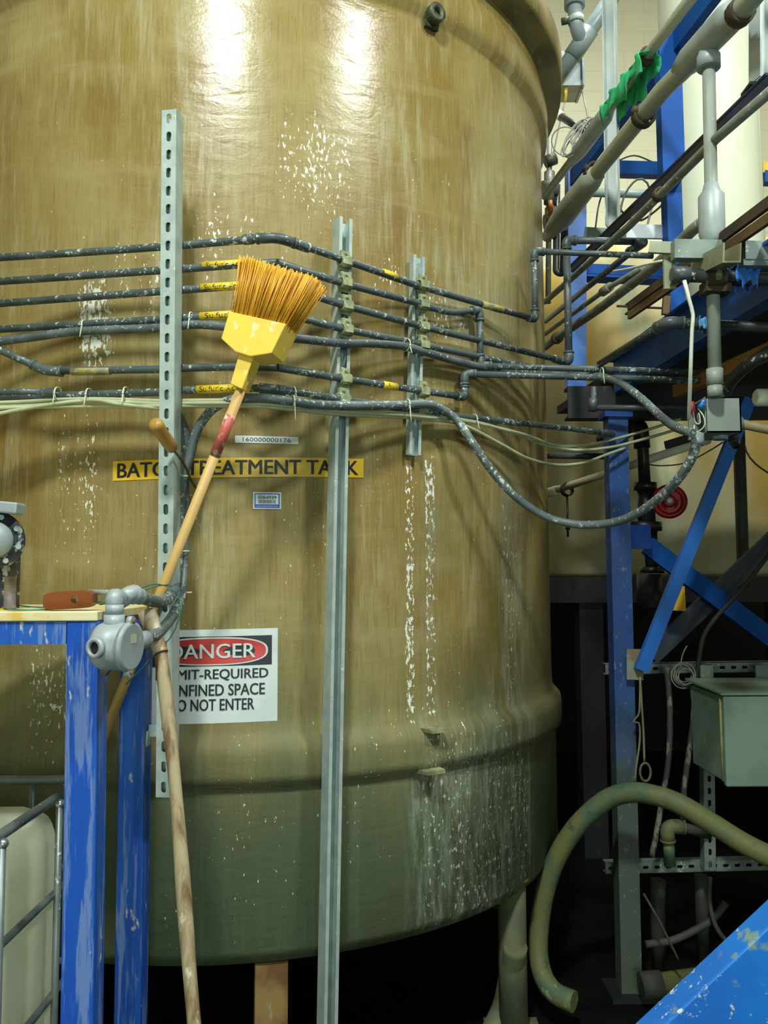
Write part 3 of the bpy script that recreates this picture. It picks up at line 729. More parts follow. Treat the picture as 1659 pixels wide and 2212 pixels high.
bm = NB(); tube(bm, [cc + Vector((.55, .83, 0)).normalized()*.03, P(316, 1380, 1.745)], .018, 16); build('rear_hub', bm, m_grey_box, jb)
bm = NB(); bar(bm, (lx+.030, 1.742, 1.345), P(244, 1440, 1.735), .05, .012, (0, 0, 1)); build('mounting_bracket', bm, MATS['dark_grimy_steel'], jb)

# old wooden pole with metal socket
p0, p1 = P(346, 1408, 1.80), P(425, 2212, 1.62); d_ = (p1-p0).normalized(); pf = p0 + d_*(p0.z/ -d_.z)
pole = thing('wooden_pole', pf, 'old cracked wooden pole with a rusty metal socket leaning on the blue stand', 'pole')
bm = NB(); q = []; rr = []
for i in range(30):
    t = i/29; q.append(p0 + (pf-p0)*t + Vector((.004*math.sin(t*9), .003*math.cos(t*7), 0))); rr.append(.0140 + .0012*math.sin(t*23))
tube(bm, q, rr, 14); build('shaft', bm, M('old_grey_wood', (.36, .30, .18), .85, 0, (.15, .085, .03), 38, (1, 1, .05), dust=.3, dcol=(.52, .50, .38), dscale=50, dstretch=(1, 1, .3), bump=.6, bscale=40, bstretch=(1, 1, .08)), pole)
ps = P(318, 1322, 1.83)
bm = NB(); ax = (ps-p0); L = ax.length
lathe(bm, [(.0165, -.004), (.0165, .002), (.0155, .004), (.0170, L*.45), (.0205, L*.8), (.0200, L), (.0185, L), (.0185, L*.8), (.0145, L*.4), (.014, -.004)], p0, ax, 20, closed=True)
build('socket', bm, M('rusty_socket', (.55, .50, .36), .6, .1, (.26, .13, .04), 16, (1, 1, .4)), pole)

# hand tool hooked behind the strut
hk = thing('hand_tool', P(333, 912, 1.97), 'wooden handled hook tool poking out towards us beside the slotted strut', 'tool')
a, b_ = P(334, 914, 1.945), P(372, 968, 2.04); ax = (b_-a)
bm = NB(); lathe(bm, [(.008, -.004), (.0155, 0), (.0185, .006), (.0185, .014), (.0160, ax.length*.4), (.0168, ax.length*.8), (.0145, ax.length), (.006, ax.length+.003)], a, ax, 20)
build('grip', bm, M('varnished_wood', (.48, .30, .08), .4, 0, (.34, .18, .03), 14, (1, .3, 1), wear=.2, wcol=(.2, .2, .12)), hk)
bm = NB(); tube(bm, catmull([b_, P(396, 1000, 2.09), P(412, 1035, 2.17), P(424, 1055, 2.22), P(436, 1072, 2.27)], .01), .0032, 8); build('shank', bm, MATS['dark_grimy_steel'], hk)

# brown grip block on the stand
bm = NB(); z0 = zt + .0005; cx, cy = P(152, 1300, 1.765).x, 1.765; w, h, dep = .104, .038, .032; hx = .014; n = 32
tilt = .05
def sb(x, z, y): return Vector((cx + x, cy + y, z0 + h/2 + .003 + z + x*tilt))
lay = []
for y in (-dep/2, dep/2):
    o_, i_ = [], []
    for j in range(n):
        th_ = 2*PI*j/n; ex = 4
        X = math.copysign(abs(math.cos(th_))**(2/ex), math.cos(th_))*w/2; Z = math.copysign(abs(math.sin(th_))**(2/ex), math.sin(th_))*h/2
        o_.append(bm.verts.new(sb(X, Z, y))); i_.append(bm.verts.new(sb(hx + .008*math.cos(th_), .008*math.sin(th_), y)))
    lay.append((o_, i_))
for j in range(n):
    m_ = (j+1) % n; (o0, i0), (o1, i1) = lay
    for f in ((o0[j], o0[m_], i0[m_], i0[j]), (o1[m_], o1[j], i1[j], i1[m_]), (i0[j], i0[m_], i1[m_], i1[j]), (o0[m_], o0[j], o1[j], o1[m_])): bm.faces.new(f)
ed = [e for e in bm.edges if e.is_manifold and e.calc_face_angle(0) > .9]
bmesh.ops.bevel(bm, geom=ed, offset=.010, segments=4, affect='EDGES', profile=.5)
one('wooden_block', bm, M('red_brown_wood', (.25, .075, .02), .32, 0, (.13, .035, .010), 12, (.3, 1, 1), wear=.15, wcol=(.45, .25, .10)), 'red-brown rounded wooden block with a hole, lying on the blue stand', 'block')

# green wires
m_wire = M('green_wire', (.03, .22, .16), .4)
zz = zt + .0028
def wire(label, pts, r=.0016):
    bm = NB(); tube(bm, catmull(pts, .01), r, 6); one('green_wire', bm, m_wire, label, 'wire', 'green wires at the stand')
wire('green wire looped flat on the stand left of the wooden block', [onZ(115, 1316, zz), onZ(70, 1317.5, zz), onZ(24, 1317, zz), onZ(12, 1311, zz), onZ(28, 1306, zz), onZ(60, 1310, zz), onZ(110, 1314, zz)])
wire('green wires passing over the grey elbow towards the slotted strut', [P(205, 1302, 1.80), P(245, 1296, 1.80), P(290, 1276, 1.80), P(330, 1262, 1.86), P(362, 1266, 1.98)])
wire('green wire hanging in a bow right of the slotted strut', [P(362, 1270, 2.0), P(385, 1285, 2.03), P(389, 1320, 2.03), P(380, 1355, 2.02), P(366, 1380, 2.0), P(345, 1400, 1.9), P(310, 1440, 1.9), P(272, 1478, 2.03)])
wire('second green wire over the elbow, just under the first', [P(215, 1306, 1.79), P(250, 1300, 1.79), P(300, 1280, 1.80), P(335, 1267, 1.87), P(364, 1263, 1.99)])

# pump with flange on the stand
pc = P(-14, 1167, 1.86); ax = Vector((.42, -.90, 0)).normalized()
pump = thing('flanged_pump', (pc.x, pc.y, zt), 'flanged pump head with a dark bolted flange at the left frame edge', 'pump')
m_flange = M('black_flange', (.02, .022, .035), .45, .2, (.05, .06, .06), 25, dust=.45, dcol=(.4, .42, .4), dscale=40)
bm = NB(); lathe(bm, [(.030, -.012), (.063, -.012), (.066, -.008), (.066, .008), (.063, .012), (.030, .012)], pc, ax, 36); build('flange', bm, m_flange, pump)
bm = NB(); lathe(bm, [(.042, .012), (.040, .022), (.030, .034), (.012, .040)], pc, ax, 28); build('front_cover', bm, m_grey_box, pump)
bm = NB(); lathe(bm, [(.045, -.012), (.045, -.10), (.03, -.12)], pc, ax, 28); build('body', bm, m_grey_box, pump)
s_ = ax.cross(UP).normalized()
for k in range(8):
    th_ = 2*PI*(k+.35)/8; c = pc + (s_*math.cos(th_) + UP*math.sin(th_))*.053
    bm = NB(); lathe(bm, [(.0065, .010), (.0065, .019)], c, ax, 6); build('bolt', bm, m_grey_box, pump)
bm = NB(); bar(bm, P(-80, 1088, 1.86), P(46, 1100, 1.86), .026, .05, (0, 0, 1)); bmesh.ops.bevel(bm, geom=bm.edges[:], offset=.004, segments=2, affect='EDGES', profile=.5); build('discharge_pipe', bm, m_grey_box, pump)
bm = NB(); tube(bm, [P(-20, 1110, 1.86), P(-20, 1100, 1.86)], .02, 14); tube(bm, [pc, pc + UP*.07], .018, 14)
bar(bm, Vector((pc.x, pc.y+.05, zt)), Vector((pc.x, pc.y+.05, pc.z-.02)), .05, .07, (1, 0, 0)); build('foot', bm, m_flange, pump)
bm = NB(); c = P(22, 1262, 1.84); lathe(bm, [(.0145, -.036), (.0145, -.03), (.0125, -.03), (.0125, .036), (.0145, .036)], Vector((c.x, c.y, zt+.0365)), UP, 14); build('drain_fitting', bm, M('brown_fitting', (.24, .19, .14), .6, 0, (.12, .10, .09), 30), pump)
bm = NB(); a = Vector((c.x-.055, c.y-.05, zt+.001)); box(bm, (a.x-.08, a.y-.04, zt+.0003), (a.x+.055, a.y+.02, zt+.0035)); one('yellow_strip', bm, M('bright_yellow', (.85, .72, .02), .5), 'bright yellow strip lying on the stand at the left frame edge', 'strip')

# caged plastic tank
ibc = thing('caged_tank', (-1.35, 1.7, 0), 'white plastic tank in a grey tube cage, standing under the blue stand', 'tank')
m_poly = M('white_polyethylene', (.90, .93, .76), .45, 0, (.80, .84, .66), 3)
bm = NB(); box(bm, (-1.85, 1.10, .13), (-.806, 2.155, .945)); bmesh.ops.bevel(bm, geom=bm.edges[:], offset=.085, segments=6, affect='EDGES', profile=.5)
for f in bm.faces: f.smooth = True
nt = NT(m_poly); pb_ = nt.n['Principled BSDF']; tl_ = nt.add('ShaderNodeBsdfTranslucent'); tl_.inputs[0].default_value = (.95, .98, .84, 1)
mx = nt.add('ShaderNodeMixShader'); mx.inputs[0].default_value = .55; nt.l.new(pb_.outputs[0], mx.inputs[1]); nt.l.new(tl_.outputs[0], mx.inputs[2]); nt.l.new(mx.outputs[0], nt.n['Material Output'].inputs['Surface'])
build('bottle', bm, m_poly, ibc)
m_cage = M('grey_cage_tube', (.15, .18, .18), .4, .4, (.20, .23, .22), 12, dust=.1)
xr, zr = -.778, .985
bm = NB(); tube(bm, fillet([(-1.88, 2.185, zr), (xr, 2.185, zr), (xr, 1.07, zr), (-1.88, 1.07, zr), (-1.88, 2.185, zr)], .03), .0112, 12); build('top_rail', bm, m_cage, ibc)
for z in (.765, .535, .30):
    bm = NB(); tube(bm, fillet([(-1.88, 2.185, z), (xr, 2.185, z), (xr, 1.07, z), (-1.88, 1.07, z), (-1.88, 2.185, z)], .03), .0088, 10); build('side_rail', bm, m_cage, ibc)
for y in (2.0, 1.705, 1.42): 
    bm = NB(); tube(bm, [(xr+.010, y, .10), (xr+.010, y, zr-.004)], .0085, 10); build('upright', bm, m_cage, ibc)
    bm = NB(); sphere(bm, (xr+.012, y, zr-.012), .011); build('rail_bolt', bm, M('bright_bolt', (.5, .55, .55), .3, .8), ibc)
for x in (-.915, -1.2, -1.5):
    bm = NB(); tube(bm, [(x, 2.197, .10), (x, 2.197, zr-.004)], .0085, 10); build('upright', bm, m_cage, ibc)
bm = NB()
for y in (1.15, 1.69, 2.12): box(bm, (-1.87, y-.05, 0), (-.79, y+.05, .10))
box(bm, (-1.87, 1.09, .10), (-.79, 2.17, .13)); build('pallet', bm, m_cage, ibc)

# blue stringer close at lower right
a, b_ = P(1437, 2212, 1.2), P(1659, 2003, 1.2); d_ = (b_-a).normalized(); a2 = a - d_*(a.z/d_.z)*.93; b2 = b_ + d_*1.6
dn = Vector((d_.z, 0, -d_.x)); 
bm = NB(); hexa(bm, [a2, b2, b2 + dn*.2, a2 + dn*.2] + [q + Vector((0, .05, 0)) for q in (a2, b2, b2 + dn*.2, a2 + dn*.2)])
m_ = min(v.co.z for v in bm.verts)
for v in bm.verts: 
    if v.co.z < 0: v.co.z = 0
bmesh.ops.bevel(bm, geom=bm.edges[:], offset=.003, segments=2, affect='EDGES', profile=.5)
one('stair_stringer', bm, M('bright_blue_paint', (.008, .17, .62), .4, 0, (.01, .13, .52), 7, wear=.30, wcol=(.20, .30, .25), wscale=18, wstretch=(1, 1, 1), dust=.1), 'bright blue chipped steel stringer slanting across the lower right corner', 'stringer')
# ================================================================== right: platform, pipe rack and what hangs on it
def pipe1(name, pts, r, mat, label, cat, group=None, smooth=False, seg=14):
    bm = NB(); tube(bm, catmull(pts, .02) if smooth else pts, r, seg); return one(name, bm, mat, label, cat, group)
def part(name, th, mat, fn):
    bm = NB(); fn(bm); return build(name, bm, mat, th)
m_rail = M('cream_grey_conduit', (.36, .39, .30), .45, 0, (.30, .33, .24), 9, dust=.1)
m_rackpipe = M('mossy_grey_pipe', (.20, .22, .17), .5, 0, (.13, .15, .11), 14, dust=.25)
m_black = M('black_plastic', (.010, .011, .012), .4, 0, (.02, .022, .02), 12)
m_blackst = M('black_painted_steel', (.014, .016, .020), .5, 0, (.05, .03, .015), 14, lo=.6, hi=.75)
m_rust = M('rusty_steel', (.070, .045, .022), .75, 0, (.030, .020, .012), 15)
m_bluedirty = M('grimy_blue_steel', (.010, .060, .30), .5, 0, (.03, .035, .04), 7, (1, 1, .5), lo=.45, hi=.8, wear=.1, wcol=(.2, .2, .15))
m_whitep = M('white_vessel', (.80, .84, .66), .45, 0, (.76, .80, .62), 3)
m_cream = M('cream_tank_wall', (.66, .63, .40), .5, 0, (.58, .40, .10), 2.2, (1, 1, .4), wear=.35, wcol=(.42, .48, .28), wscale=2.5, wstretch=(1, 1, .5))
m_whitepvc = M('white_plastic_pipe', (.86, .86, .68), .4, 0, (.74, .70, .48), 8)
m_rustpipe = M('brown_stained_pipe', (.30, .24, .12), .6, 0, (.16, .11, .05), 10)

# big cream tank at the back on its steel stand
ct = thing('cream_tank', (2.0, 5.9, 1.5), 'big cream round tank in the back on a dark steel stand, under the platform', 'tank')
zs = 1.5
def _ct(bm):
    lathe(bm, [(1.22, zs), (1.25, zs+.03), (1.25, 3.30), (1.22, 3.42), (1.10, 3.54), (.6, 3.68), (.05, 3.72)], (2.0, 5.9, 0), seg=72)
part('shell', ct, m_cream, _ct)
ts = thing('tank_stand', (2.0, 5.6, 0), 'dark steel stand carrying the cream tank', 'stand')
def _ts(bm): box(bm, (.45, 4.5, zs-.14), (4.3, 6.65, zs-.002))
part('deck', ts, m_blackst, _ts)
for x, y in ((P(1275, 1500, 4.62).x, 4.62), (2.2, 4.62), (3.6, 4.62), (1.1, 6.4), (3.6, 6.4)):
    part('leg', ts, m_blackst, lambda bm: bar(bm, (x, y, 0), (x, y, zs-.14), .13, .13))
# white vessel
wv = thing('white_vessel', (P(1540, 300, 3.75).x, 3.75, 2.32), 'tall white plastic vessel standing on the platform behind the blue column', 'vessel')
vx = P(1534, 300, 3.75).x
part('shell', wv, m_whitep, lambda bm: lathe(bm, [(.20, 2.32), (.215, 2.34), (.215, 5.2), (.19, 5.25)], (vx, 3.75, 0), seg=48))
part('side_pipe', wv, m_whitep, lambda bm: tube(bm, [(P(1621, 300, 3.66).x, 3.66, 2.32), (P(1621, 300, 3.66).x, 3.66, 5.2)], .045, 24))

# platform
XP = 1.15
def pl(Y, X0=XP): return X0 - .084*Y
plat = thing('platform', (pl(3.0), 3.0, 2.1), 'blue edged work platform at right with a dark underside, on the blue post', 'platform')
part('deck', plat, M('dark_deck_boards', (.045, .040, .030), .8, 0, (.02, .018, .014), 6, (1, .1, 1)), lambda bm: hexa(bm, [(pl(1.55)+.02, 1.55, 2.285), (4.4, 1.55, 2.285), (4.4, 3.95, 2.285), (pl(3.95)+.02, 3.95, 2.285), (pl(1.55)+.02, 1.55, 2.32), (4.4, 1.55, 2.32), (4.4, 3.95, 2.32), (pl(3.95)+.02, 3.95, 2.32)]))
def _sb(bm):
    bar(bm, (pl(1.55), 1.55, 2.262), (pl(3.12), 3.12, 2.262), .012, .125, (1, 0, 0)); bar(bm, (pl(1.55)+.02, 1.55, 2.205), (pl(3.12)+.02, 3.12, 2.205), .05, .008, (1, 0, 0)); bar(bm, (pl(1.55)-.012, 1.55, 2.322), (pl(3.12)-.012, 3.12, 2.322), .05, .008, (1, 0, 0))
part('side_channel', plat, M('blue_channel', (.010, .10, .42), .45, 0, (.012, .06, .26), 7, wear=.22, wcol=(.20, .12, .04), wscale=7, wstretch=(1, 1, 1)), _sb)
zc0, zc1 = P(1300, 893, 3.1).z, P(1300, 822, 3.1).z
xc = P(1238, 850, 3.1).x
def _tc(bm): extrude(bm, u_outline(zc1-zc0, .07, .010), (xc, 3.19, (zc0+zc1)/2), (4.3, 3.19, (zc0+zc1)/2), (0, 0, 1))
part('cross_channel', plat, m_blackst, _tc)
part('cross_channel', plat, m_blackst, lambda bm: bar(bm, (pl(1.8), 1.8, 2.22), (4.3, 1.8, 2.22), .06, .10, (0, 1, 0)))
part('edge_board', plat, M('orange_board', (.46, .26, .06), .7, 0, (.30, .15, .03), 10, (1, .2, 1)), lambda bm: bar(bm, A(1462, 846, 1.27), A(1700, 742, 1.27), .03, .042, (1, 0, 0)))
# main post
pp0, pp1 = P(1329, 893, 3.12), P(1357, 2060, 3.12); d_ = (pp1-pp0); pf = pp0 + d_*(pp0.z/ -d_.z)
post = thing('steel_post', pf, 'blue square steel post under the platform, dirty towards its foot', 'post')
m_post, nt, b_ = newmat('post_paint')
tc = nt.add('ShaderNodeTexCoord').outputs['Object']; sz = nt.add('ShaderNodeSeparateXYZ'); nt.l.new(tc, sz.inputs[0])
gr = nt.math('ADD', sz.outputs[2], nt.math('MULTIPLY', nt.math('SUBTRACT', nt.noise(tc, 7, (1.5, 1.5, .3), 5, .65), .5), 1.3))
c = nt.mix(nt.ramp(nt.noise(tc, 6, (1, 1, .25), 4), .35, .65), (.012, .075, .31, 1), (.010, .045, .17, 1))
c = nt.mix(nt.ramp(gr, .55, 1.35, .92, 0.0), c, (.085, .105, .065, 1))
c = nt.mix(nt.math('MULTIPLY', nt.ramp(nt.noise(tc, 60, (1, 1, .5), 4, .7), .58, .68), .5), c, (.25, .30, .30, 1))
nt.put(b_.inputs['Base Color'], c); b_.inputs['Roughness'].default_value = .55
part('upright', post, m_post, lambda bm: bar(bm, pf, pp0 + UP*.0, .074, .074))
part('cap_plate', post, m_bluedirty, lambda bm: bar(bm, P(1329, 905, 3.12), P(1329, 893.5, 3.12), .105, .10))
part('side_bracket', post, m_bluedirty, lambda bm: bar(bm, P(1352, 1160, 3.12), P(1402, 1160, 3.18), .02, .09, (0, 1, 0)))
part('lower_bracket', post, M('grey_green_plate', (.24, .30, .24), .6, 0, (.20, .15, .08), 14), lambda bm: bar(bm, P(1371, 1468, 3.06), P(1371, 1402, 3.06), .06, .012))
part('foot_plate', post, m_blackst, lambda bm: bar(bm, (pf.x, pf.y, 0), (pf.x, pf.y, .015), .16, .16))
part('upright', post, m_bluedirty, lambda bm: bar(bm, (3.4, 3.12, 0), (3.4, 3.12, 2.1), .074, .074))
fb = tag(None or build('diagonal_brace', (lambda b: (bar(b, P(1384, 1448, 3.035), P(1618, 862, 3.035), .046, .03, (1, 0, 0)), b)[1])(NB()), M('bright_brace_blue', (.010, .14, .54), .5, 0, (.012, .10, .42), 8, (1, 1, .3), wear=.22, wcol=(.03, .06, .12))), 'bright blue flat brace slanting from the blue post up under the platform', 'brace')
b1 = tag(build('cross_brace', (lambda b: (bar(b, P(1398, 1178, 3.26), P(2100, 1706, 3.26), .07, .03, (0, 0, 1)), b)[1])(NB()), m_blue_rack), 'blue cross brace sloping down to the right behind the flat brace', 'brace')
b2 = tag(build('cross_brace', (lambda b: (bar(b, P(1405, 1418, 3.34), P(2100, 758, 3.34), .07, .03, (0, 0, 1)), b)[1])(NB()), M('grey_blue_brace', (.06, .075, .09), .6, 0, (.03, .05, .10), 9)), 'grimy dark cross brace rising to the right behind the flat brace', 'brace')

# near blue column and the beams
yc = 2.74
col = thing('blue_column', (P(1454, 600, yc).x, yc, 2.325), 'blue steel column on the platform with a wider bolted channel at its upper half', 'column')
part('upright', col, m_blue_rack, lambda bm: bar(bm, (P(1456, 600, yc).x, yc, 2.325), (P(1456, 600, yc).x, yc, P(1456, 110, yc).z), .052, .06))
def _cb(bm):
    x = P(1443, 230, yc-.05).x; z0, z1 = P(1440, 385, yc-.06).z, P(1440, 78, yc-.06).z
    bar(bm, (x-.011, yc-.058, z0), (x-.011, yc-.058, z1), .050, .055); bar(bm, (x+.0275, yc-.056, z0), (x+.0275, yc-.056, z1), .025, .050)
part('channel', col, M('clean_blue_paint', (.003, .080, .37), .6, 0, (.003, .065, .30), 5, spec=.2), _cb)
tag(build('blue_beam', (lambda b: (bar(b, A(1575, -62, 1.22), A(1238, 385, 1.22), .03, .075, (1, 0, 0)), b)[1])(NB()), m_blue_rack), 'blue beam running back just below the uppermost conduit rail', 'beam')
yk = 3.9
tag(build('blue_column', (lambda b: (bar(b, P(1243, 842, yk), P(1243, 368, yk), .088, .08), b)[1])(NB()), M('pale_blue_column', (.03, .15, .50), .5, 0, (.02, .11, .42), 4)), 'pale blue column next to the tank edge, behind the grey pipes', 'column')
tag(build('blue_beam', (lambda b: (bar(b, P(1262, 364, 4.15), P(1560, 372, 4.15), .07, .055, (0, 0, 1)), b)[1])(NB()), m_blue_rack), 'upper blue cross beam between the two blue columns', 'beam')
def _lb(b):
    bar(b, P(1262, 584, 4.05), P(1560, 596, 4.05), .05, .055, (0, 0, 1)); bar(b, P(1262, 601, 4.0), P(1560, 613, 4.0), .012, .09, (0, 0, 1)); return b
tag(build('blue_beam', _lb(NB()), m_blue_rack), 'lower blue cross beam between the two blue columns', 'beam')
tag(build('galvanised_angle', (lambda b: (bar(b, P(1262, 506, 3.3), P(1372, 512, 3.24), .05, .03, (0, 0, 1)), b)[1])(NB()), m_galv_dim), 'grey angle bracket at the foot of the tall galvanised upright', 'bracket')
tag(build('steel_plate', (lambda b: (bar(b, P(1352, 500, 2.77), P(1448, 502, 2.77), .048, .012, (0, 0, 1)), b)[1])(NB()), M('pale_steel_plate', (.52, .58, .62), .4, .2)), 'pale bluish steel plate left of the near blue column', 'plate')
def _up(b):
    x = P(1321, 250, 3.2)
    a, c = P(1327, 492, 3.2), P(1318, -60, 3.2)
    extrude(b, u_outline(.050, .045, .004), a, c, Vector((math.cos(.5), -math.sin(.5), 0)).normalized()); return b
tag(build('galvanised_upright', _up(NB()), M('bright_galvanised', (.50, .56, .54), .4, .2, (.34, .42, .40), 4)), 'tall galvanised upright between the tank edge and the near blue column', 'upright')
tag(build('galvanised_pipe', (lambda b: (tube(b, [P(1250, 415, 3.86), P(1470, 421, 3.86)], .021, 14), b)[1])(NB()), m_galv), 'thin galvanised pipe lying across behind the tall upright', 'pipe')

# conduit rails
r1 = thing('conduit_rail', A(1390, 130), 'uppermost pale conduit rail, running back above the others', 'conduit')
part('conduit', r1, m_rail, lambda bm: tube(bm, [A(1660, -222), A(1406, 109), A(1296, 266), A(1176, 424)], .0170, 14))
part('conduit_body', r1, m_grey_box, lambda bm: tube(bm, [A(1318, 232), A(1306, 252), A(1250, 328), A(1232, 352)], [.020, .030, .030, .018], 14))
part('beam_clamp', r1, m_rust, lambda bm: (lathe(bm, [(.0172, -.014), (.027, -.014), (.027, .014), (.0172, .014)], A(1397, 122), A(1296, 266)-A(1406, 109), 16, closed=True), sphere(bm, A(1384, 122), .014)))
r2 = thing('conduit_rail', A(1390, 253), 'thick pale conduit rail below the uppermost, clamped to the near blue column', 'conduit')
part('conduit', r2, m_rail, lambda bm: tube(bm, [A(1800, -226), A(1590, 36), A(1431, 196), A(1296, 364), A(1216, 470)], .0270, 16))
part('tee_body', r2, M('grey_tee', (.36, .42, .42), .45, .1, (.30, .35, .35), 10), lambda bm: tube(bm, [A(1470, 152), A(1492, 128), A(1572, 42), A(1592, 20)], [.028, .038, .040, .031], 18))
part('union', r2, m_rust, lambda bm: tube(bm, [A(1592, 34), A(1606, 18)], .034, 12))
part('end_body', r2, m_rail, lambda bm: tube(bm, [A(1290, 373), A(1274, 392), A(1218, 466), A(1196, 492), A(1180, 512)], [.030, .043, .048, .036, .022], 16))
for px, py in ((1391, 250), (1283, 372)):
    part('beam_clamp', r2, m_rust, lambda bm: (lathe(bm, [(.0275, -.015), (.037, -.015), (.037, .015), (.0275, .015)], A(px, py), A(1296, 364)-A(1431, 196), 18, closed=True), sphere(bm, A(px, py) + Vector((-.03, -.01, .012)), .014)))
# vertical conduit from the tee to the open box
yv = A(1531, 94).y
vt, vb = P(1530, 100, yv), P(1545, 860, yv)
vc = thing('conduit_riser', vb, 'vertical grey conduit dropping from the thick rail to the open junction box', 'conduit')
vx0 = vt.x
def vz(py): return P(1540, py, yv).z
def vp(py): z = vz(py); t = (vt.z - z)/(vt.z - vb.z); return vt.lerp(vb, t)
m_riser = M('grey_riser', (.30, .34, .30), .45, 0, (.24, .28, .23), 9, dust=.1)
part('hub', vc, MATS['grey_tee'], lambda bm: tube(bm, [vp(104), vp(118), vp(122), vp(148)], [.024, .026, .030, .030], 18))
part('conduit', vc, m_riser, lambda bm: tube(bm, [vp(140), vp(858)], .0165, 16))
part('conduit_body', vc, MATS['grey_tee'], lambda bm: tube(bm, [vp(398), vp(412), vp(424), vp(505), vp(520), vp(532)], [.018, .022, .033, .033, .028, .018], 18))
part('coupling', vc, m_riser, lambda bm: tube(bm, [vp(797), vp(832)], .0205, 16))
part('hub', vc, m_riser, lambda bm: tube(bm, [vp(834), vp(858)], .0190, 16))
# receding thin pipes
def recede(label, pts, r, X0=1.04, name='rack_pipe', mat=None, extra=None):
    th = thing(name, A(*pts[0], X0), label, 'pipe', 'pipes running back along the platform')
    part('pipe', th, mat or m_rackpipe, lambda bm: tube(bm, [A(x, y, X0) for x, y in pts], r, 12))
    if extra: extra(th, X0)
    return th
def _u3(th, X0): part('conduit_clamp', th, m_rust, lambda bm: lathe(bm, [(.0128, -.012), (.020, -.012), (.020, .012), (.0128, .012)], A(1424, 420, X0), A(1359, 488, X0)-A(1453, 394, X0), 12, closed=True))
recede('grey pipe running back directly below the long black angle iron', [(1668, 194), (1547, 300), (1453, 394), (1359, 488), (1240, 597), (1177, 652)], .0128, 1.04, extra=_u3)
recede('thick grey conduit running back from the fat conduit body on the riser', [(1522, 476), (1496, 497), (1415, 575), (1296, 666), (1196, 735), (1177, 750)], .0165, 1.045,
       extra=lambda th, X0: part('conduit_clamp', th, m_rust, lambda bm: lathe(bm, [(.0167, -.014), (.025, -.014), (.025, .014), (.0167, .014)], A(1204, 730, X0), A(1196, 735, X0)-A(1296, 666, X0), 12, closed=True)))
def _un(th, X0): part('union', th, m_rackpipe, lambda bm: tube(bm, [A(1318, 619, X0), A(1302, 631, X0)], .0165, 12))
recede('thin grey pipe with a union, running back below the elbowed dark pipe', [(1388, 578), (1309, 625), (1237, 678), (1177, 722)], .0095, 1.035, extra=_un)
tag(build('angle_iron', (lambda b: (bar(b, A(1668, 168, 1.075), A(1236, 583, 1.075), .010, .022, (1, 0, 0)), bar(b, A(1668, 160, 1.09), A(1236, 577, 1.09), .034, .006, (1, 0, 0)), b)[2])(NB()), M('blue_black_angle', (.004, .010, .05), .5, 0, (.008, .010, .012), 8)), 'long black and blue angle iron running back past the near blue column', 'angle iron')
tag(build('angle_iron', (lambda b: (bar(b, A(1680, 424), A(1359, 663), .012, .026, (1, 0, 0)), bar(b, A(1680, 420, 1.055), A(1359, 660, 1.055), .03, .006, (1, 0, 0)), b)[2])(NB()), m_rust), 'upper of two rusty angle irons sticking out left of the near blue column', 'angle iron')
tag(build('angle_iron', (lambda b: (bar(b, A(1690, 452), A(1359, 682), .012, .024, (1, 0, 0)), bar(b, A(1690, 449, 1.055), A(1359, 679, 1.055), .03, .006, (1, 0, 0)), b)[2])(NB()), M('brown_rust', (.13, .080, .026), .75, 0, (.08, .04, .015), 14)), 'lower of two rusty angle irons sticking out left of the near blue column', 'angle iron')
pipe1('threaded_rod', [P(1332, 661, 2.70), P(1436, 666, 2.66)], .0042, m_rust, 'thin rusty rod crossing under the rusty angle irons', 'rod', seg=8)
tag(build('rusty_hanger', (lambda b: (bar(b, P(1437, 680, 2.62), P(1440, 640, 2.62), .022, .014), b)[1])(NB()), MATS['brown_rust']), 'small rusty hanger on the left side of the near blue column', 'hanger')

# pipe 3 riser with its return (dark square-cut pipe)
e = S(1222, 781)
du = Vector((e.x+.012, e.y, P(1228, 519, e.y).z)); rt = P(1386, 522, e.y + .02); e2 = Vector((e.x+.012, e.y, e.z))
bk_ = A(1178, 694, 1.0)
rp = pipe_run('dark grey riser at the tank edge that turns right, then runs back left', [[e2, du], [du, rt], [A(1392, 521, rt.x + .084*rt.y), A(1178, 694, rt.x + .084*rt.y)]], .0128,
              [corner(e2 + Vector((-.05, 0, .0)), e2, du), corner(e2, du, rt), [rt - Vector((.03, 0, 0)), rt + Vector((.012, 0, 0)), A(1360, 544, rt.x + .084*rt.y)]], mat=m_pvc_clean, group=None)

# struts and pipes by the riser
tag(build('galvanised_strut', (lambda b: (bar(b, P(1453, 541, 2.06), P(1564, 543, 2.06), .049, .03, (0, 0, 1)), b)[1])(NB()), m_galv_dim), 'short galvanised strut lying across in front of the near blue column', 'strut')
a, c = P(1580, 547, 1.93), P(1508, 583, 2.14)
tag(build('galvanised_strut', (lambda b: (extrude(b, u_outline(.044, .046, .004), a + Vector((0, 0, -.023)), c + Vector((0, 0, -.023)), (1, 0, 0)), b)[1])(NB()), M('mossy_galvanised', (.30, .32, .20), .55, .2, (.24, .22, .12), 8, dust=.2)), 'galvanised strut running back with its open end towards us, above the blue rag', 'strut')
tag(build('galvanised_strut', (lambda b: (bar(b, P(1604, 545, 2.02), P(1780, 549, 2.02), .047, .035, (0, 0, 1)), bar(b, P(1597, 574, 2.03), P(1780, 577, 2.03), .016, .05, (0, 0, 1)), b)[2])(NB()), m_galv_dim), 'galvanised strut leaving the frame at the right above the blue rag', 'strut')
